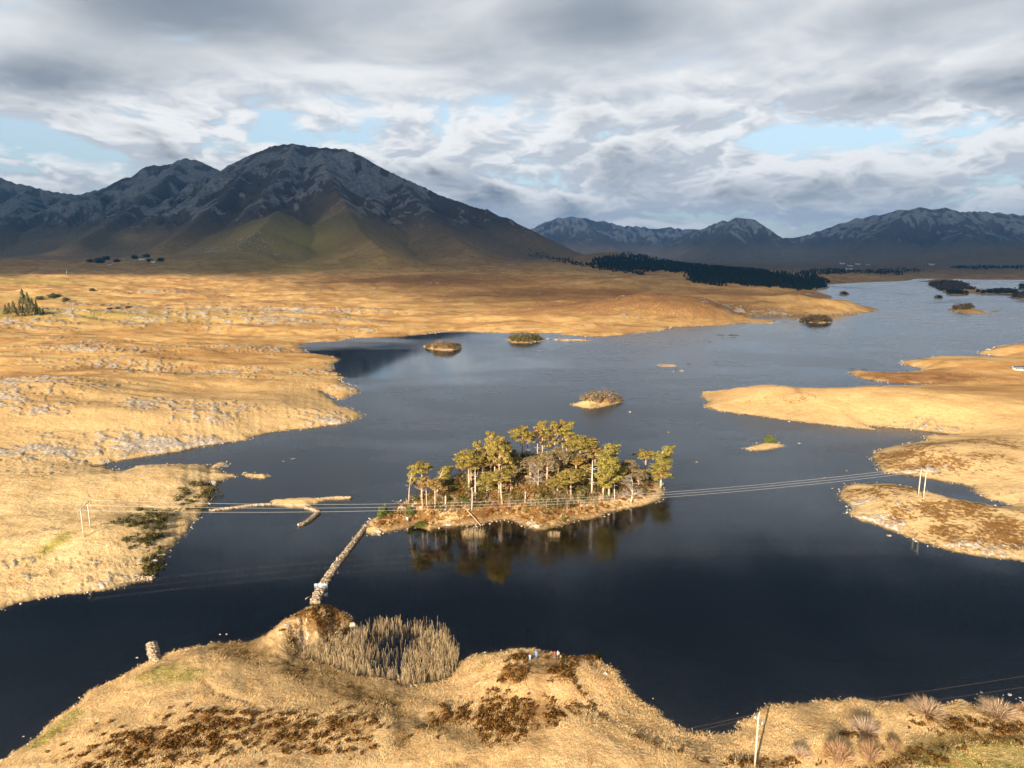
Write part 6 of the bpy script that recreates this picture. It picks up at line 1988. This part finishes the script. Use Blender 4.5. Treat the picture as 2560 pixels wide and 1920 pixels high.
for x, y, sc, label in [(780, 192, 2.6, 'dark tree left of the far farm, first from the left'), (862, 198, 4.0, 'big dark tree left of the far farm'), (925, 172, 3.4, 'dark tree clump above the big dark tree'), (1010, 192, 2.6, 'dark tree between the clump and the far cottages'),
                        (1165, 162, 3.0, 'dark trees beside the upper far cottage, left side'), (1268, 150, 2.8, 'dark trees beside the upper far cottage, right side'), (1295, 188, 2.2, 'dark bush left of the lower far cottage'), (1392, 184, 2.6, 'dark bush right of the lower far cottage')]:
    P = drop('G', x, y)
    stand('dk2', 'dark_tree', (DK2,), P, sc * 1.25, sc * 0.9, rt.uniform(0, 6), label, 'tree', 'dark trees round the far farm', (M_LEAF,), ('foliage',))

# far forest on the low ridge: a wood that reads as one mass
def cone_forest(name, spots, label, seed):
    r_ = np.random.default_rng(seed)
    X_, Y_, Hs = [], [], []
    for z, poly, n, hgt in spots:
        v = [float(q) for q in poly.replace(',', ' ').split()]
        pg = np.array(v).reshape(-1, 2)
        xs_ = r_.uniform(pg[:, 0].min(), pg[:, 0].max(), n * 6)
        ys_ = r_.uniform(pg[:, 1].min(), pg[:, 1].max(), n * 6)
        ok_ = in_poly(xs_, ys_, pg)
        xs_, ys_ = xs_[ok_][:n], ys_[ok_][:n]
        # march every line of sight together
        D0 = np.array([ray(*px(z, a_, b_)) for a_, b_ in zip(xs_, ys_)])
        hd = np.hypot(D0[:, 0], D0[:, 1])
        tt = np.geomspace(900, 5200, 150)
        K_ = tt[None, :] / hd[:, None]
        TTn = terrain((D0[:, :1] * K_).ravel(), (D0[:, 1:2] * K_).ravel())['h'].reshape(K_.shape)
        zz = CAM_H + D0[:, 2:3] * K_
        hit = zz <= TTn
        first = np.where(hit.any(1), hit.argmax(1), -1)
        g_ = first > 0
        kk = K_[np.arange(len(first)), first]
        X_.append((D0[:, 0] * kk)[g_]); Y_.append((D0[:, 1] * kk)[g_]); Hs.append(np.full(int(g_.sum()), hgt))
    X0, Y0, H0 = np.concatenate(X_), np.concatenate(Y_), np.concatenate(Hs)
    step = 7.0
    X0 = X0 + r_.normal(size=len(X0)) * 6
    Y0 = Y0 + r_.normal(size=len(X0)) * 22
    T0 = terrain(X0, Y0)
    ok_ = T0['d'] > 6
    X0, Y0, Z0, H0 = X0[ok_], Y0[ok_], T0['h'][ok_], H0[ok_]
    n = len(X0)
    H1 = H0 * r_.uniform(0.52, 0.68, n)
    R1 = H1 * r_.uniform(0.24, 0.36, n)
    ang = np.linspace(0, 2 * math.pi, 6, endpoint=False)
    ac = Acc()
    tints = np.array([(0.022, 0.034, 0.026), (0.030, 0.042, 0.030), (0.018, 0.028, 0.024), (0.040, 0.042, 0.026)])[r_.integers(0, 4, n)] * r_.uniform(0.7, 1.3, (n, 1))
    for lo, hi, f in ((0.05, 0.62, 1.0), (0.38, 0.86, 0.72), (0.66, 1.0, 0.42)):
        ring = np.stack([X0[:, None] + np.cos(ang) * (R1 * f)[:, None], Y0[:, None] + np.sin(ang) * (R1 * f)[:, None], np.repeat((Z0 + H1 * lo)[:, None], 6, 1)], -1)
        ring += r_.normal(size=ring.shape) * 0.35
        tip = np.stack([X0, Y0, Z0 + H1 * hi], -1)[:, None, :]
        v = np.concatenate([ring, tip], 1).reshape(-1, 3)
        b_ = (np.arange(n) * 7)[:, None, None]
        i6 = np.arange(6)
        tri = (b_ + np.stack([i6, np.roll(i6, -1), np.full(6, 6)], -1)[None]).reshape(-1, 3)
        ac.add(v, tri, None, np.repeat(tints, 7, axis=0))
    return tag(link(name, ac.mesh(name), M_LEAF), label, None, None, 'stuff')
cone_forest('forest', [('J', '700,180 860,160 1080,150 1250,180 1500,200 1700,225 1900,250 2100,262 2212,275 2212,330 2000,300 1700,270 1540,285 1300,270 1150,270 1000,260 860,240 760,235', 3000, 14.0),
                       ('J', '100,118 300,150 560,190 760,215 900,250 1130,285 1130,305 1000,285 760,262 560,220 300,165 160,140', 420, 12.0),
                       ('J', '1540,290 1750,275 2000,285 2212,300 2212,395 1970,392 1940,370 1840,372 1760,392 1640,375 1540,352', 1900, 14.0),
                       ('H', '0,115 120,150 300,165 500,185 590,200 610,235 640,262 560,268 480,275 330,272 180,240 0,245', 1900, 15.0),
                       ('H', '390,130 520,112 700,108 880,125 1000,120 1200,110 1400,118 1300,128 1150,150 1000,150 880,140 720,150 560,152 400,150', 700, 12.0)],
            'dark spruce plantation on the low ridge beyond the moor', 131)
cone_forest('forest', [('H', '1640,92 1720,88 1740,100 1640,104', 60, 14.0), ('H', '1760,92 1960,88 2000,104 1760,108', 120, 14.0), ('H', '2000,96 2212,84 2212,104 2000,108', 110, 14.0)], 'dark tree belts under the hill at the far right', 132)
FC = [(1600, 300, 262, 'dark tree at the left tip of the far wooded point'), (1630, 305, 250, 'taller dark tree second from the left on the far wooded point'), (1665, 306, 256, 'dark tree third along the far wooded point'), (1700, 308, 262, 'dark tree fourth along the far wooded point'),
      (1740, 306, 270, 'low dark tree ending the first clump of the far wooded point'), (1835, 292, 266, 'small dark tree between the two clumps of the far point'), (1880, 302, 262, 'dark tree starting the right clump of the far point'),
      (1930, 300, 250, 'dark tree second in the right clump of the far point'), (1980, 300, 242, 'dark tree third in the right clump of the far point'), (2030, 298, 238, 'tallest tree in the middle of the right clump of the far point'),
      (2080, 300, 240, 'dark tree fifth in the right clump of the far point'), (2130, 304, 244, 'dark tree at the right end of the right clump of the far point'), (2190, 268, 198, 'tall dark pine at the right edge of the far lake')]
for x, y, ty, label in FC:
    P = drop('H', x, y)
    Hh = min(max(top_height('H', x, ty, P), 8), 40)
    wide_ = 2.6 if 1860 < x < 2140 or x < 1760 else 1.2
    stand('dk2', 'dark_tree', (DK2,), P, Hh / 5.0 * (0.9 if x < 2180 else 0.55), Hh / 5.6, rt.uniform(0, 6), label, 'tree', 'dark trees of the far wooded point', (M_LEAF,), ('foliage',))

# ------------------------------------------------------------------ cottages
def cottage(P, L, W_, Hh, rz, label, chim=1, windows=3, group='far white cottages'):
    root = tag(empty('cottage', P, rz), label, 'cottage', group)
    ac = Acc()
    rf = Hh * 0.75
    v = [(-L / 2, -W_ / 2, -1.5), (L / 2, -W_ / 2, -1.5), (L / 2, W_ / 2, -1.5), (-L / 2, W_ / 2, -1.5), (-L / 2, -W_ / 2, Hh), (L / 2, -W_ / 2, Hh), (L / 2, W_ / 2, Hh), (-L / 2, W_ / 2, Hh), (-L / 2, 0, Hh + rf), (L / 2, 0, Hh + rf)]
    ac.add(v, np.array([(4, 8, 7), (5, 6, 9)])[:, ::-1], np.array([(0, 1, 5, 4), (1, 2, 6, 5), (2, 3, 7, 6), (3, 0, 4, 7)]))
    link('wall', ac.mesh('wall'), M_WHITE, root)
    ac = Acc()
    e = 0.35
    for s in (-1, 1):
        v = [(-L / 2 - e, s * (W_ / 2 + e), Hh - 0.2), (L / 2 + e, s * (W_ / 2 + e), Hh - 0.2), (L / 2 + e, 0, Hh + rf + 0.12), (-L / 2 - e, 0, Hh + rf + 0.12)]
        v += [(x, y, z + 0.18) for x, y, z in v]
        ac.add(v, None, np.array([(0, 1, 2, 3), (4, 7, 6, 5), (0, 4, 5, 1), (1, 5, 6, 2), (3, 2, 6, 7), (0, 3, 7, 4)]))
    roof = link('roof', ac.mesh('roof'), M_SLATE, root)
    for k in range(chim):
        ac = Acc()
        box(ac, (L / 2 * (0.85 if k == 0 else -0.85), 0, Hh + rf + 0.4), (0.9, 0.7, 1.4))
        link('chimney', ac.mesh('chimney'), M_WHITE, roof)
    for k in range(windows):
        x = -L / 2 + L * (k + 0.5) / windows
        ac = Acc()
        mid = k == windows // 2 and windows > 1
        box(ac, (x, -W_ / 2 - 0.03, Hh * (0.42 if mid else 0.55)), (1.0, 0.10, Hh * (0.8 if mid else 0.42)))
        link('door' if mid else 'window', ac.mesh('door' if mid else 'window'), M_GLASS, root)
    return root
for z, x, y, L, label, gz in [(*q, 0.15) if len(q) == 5 else q for q in [('G', 1228, 172, 16, 'white cottage, upper one of the far farm at the mountain foot', 0.2), ('G', 1320, 192, 13, 'white cottage, lower one of the far farm at the mountain foot', -0.2), ('G', 1075, 164, 9, 'small pale building left of the far white cottages', 0.1),
                              ('G', 945, 215, 9, 'pale shed in the field below the far farm', 0.4),
                              ('H', 735, 64, 24, 'white house on the far right hillside, leftmost'), ('H', 860, 70, 22, 'white house on the far right hillside, middle one'), ('H', 942, 74, 18, 'white house on the far right hillside, right of the middle one'),
                              ('H', 795, 84, 20, 'white house below the others on the far right hillside'), ('H', 790, 112, 26, 'long white house at the far tree belt'), ('H', 1460, 72, 26, 'pale house far right beneath the hill')]]:
    P = drop(z, x, y)
    cottage(P, L, L * 0.42, L * 0.20 + 1.2, gz, label, 1 if L > 10 else 0, 3)
# low white lodge at the right edge
P = drop('H', 2165, 921)
m = metres(P) / 3.2529
cottage((P[0] + 20 * m, P[1], P[2]), 130 * m, 4.0, 22 * m * 0.62, 0.05, 'long low white building at the right edge of the photo', 0, 7, None)
P = drop('T', 772, 212)
ac = Acc()
tube(ac, [(0, 0, -0.5), (0, 0, 5.0), (0, 0, 8.5)], [0.55, 0.5, 0.35], 8)
o = tag(link('marker_post', ac.mesh('marker_post', True), M_WHITE), 'white post on the brow of the left fields', 'post')
o.location = P
print('objects', len(scene.objects))
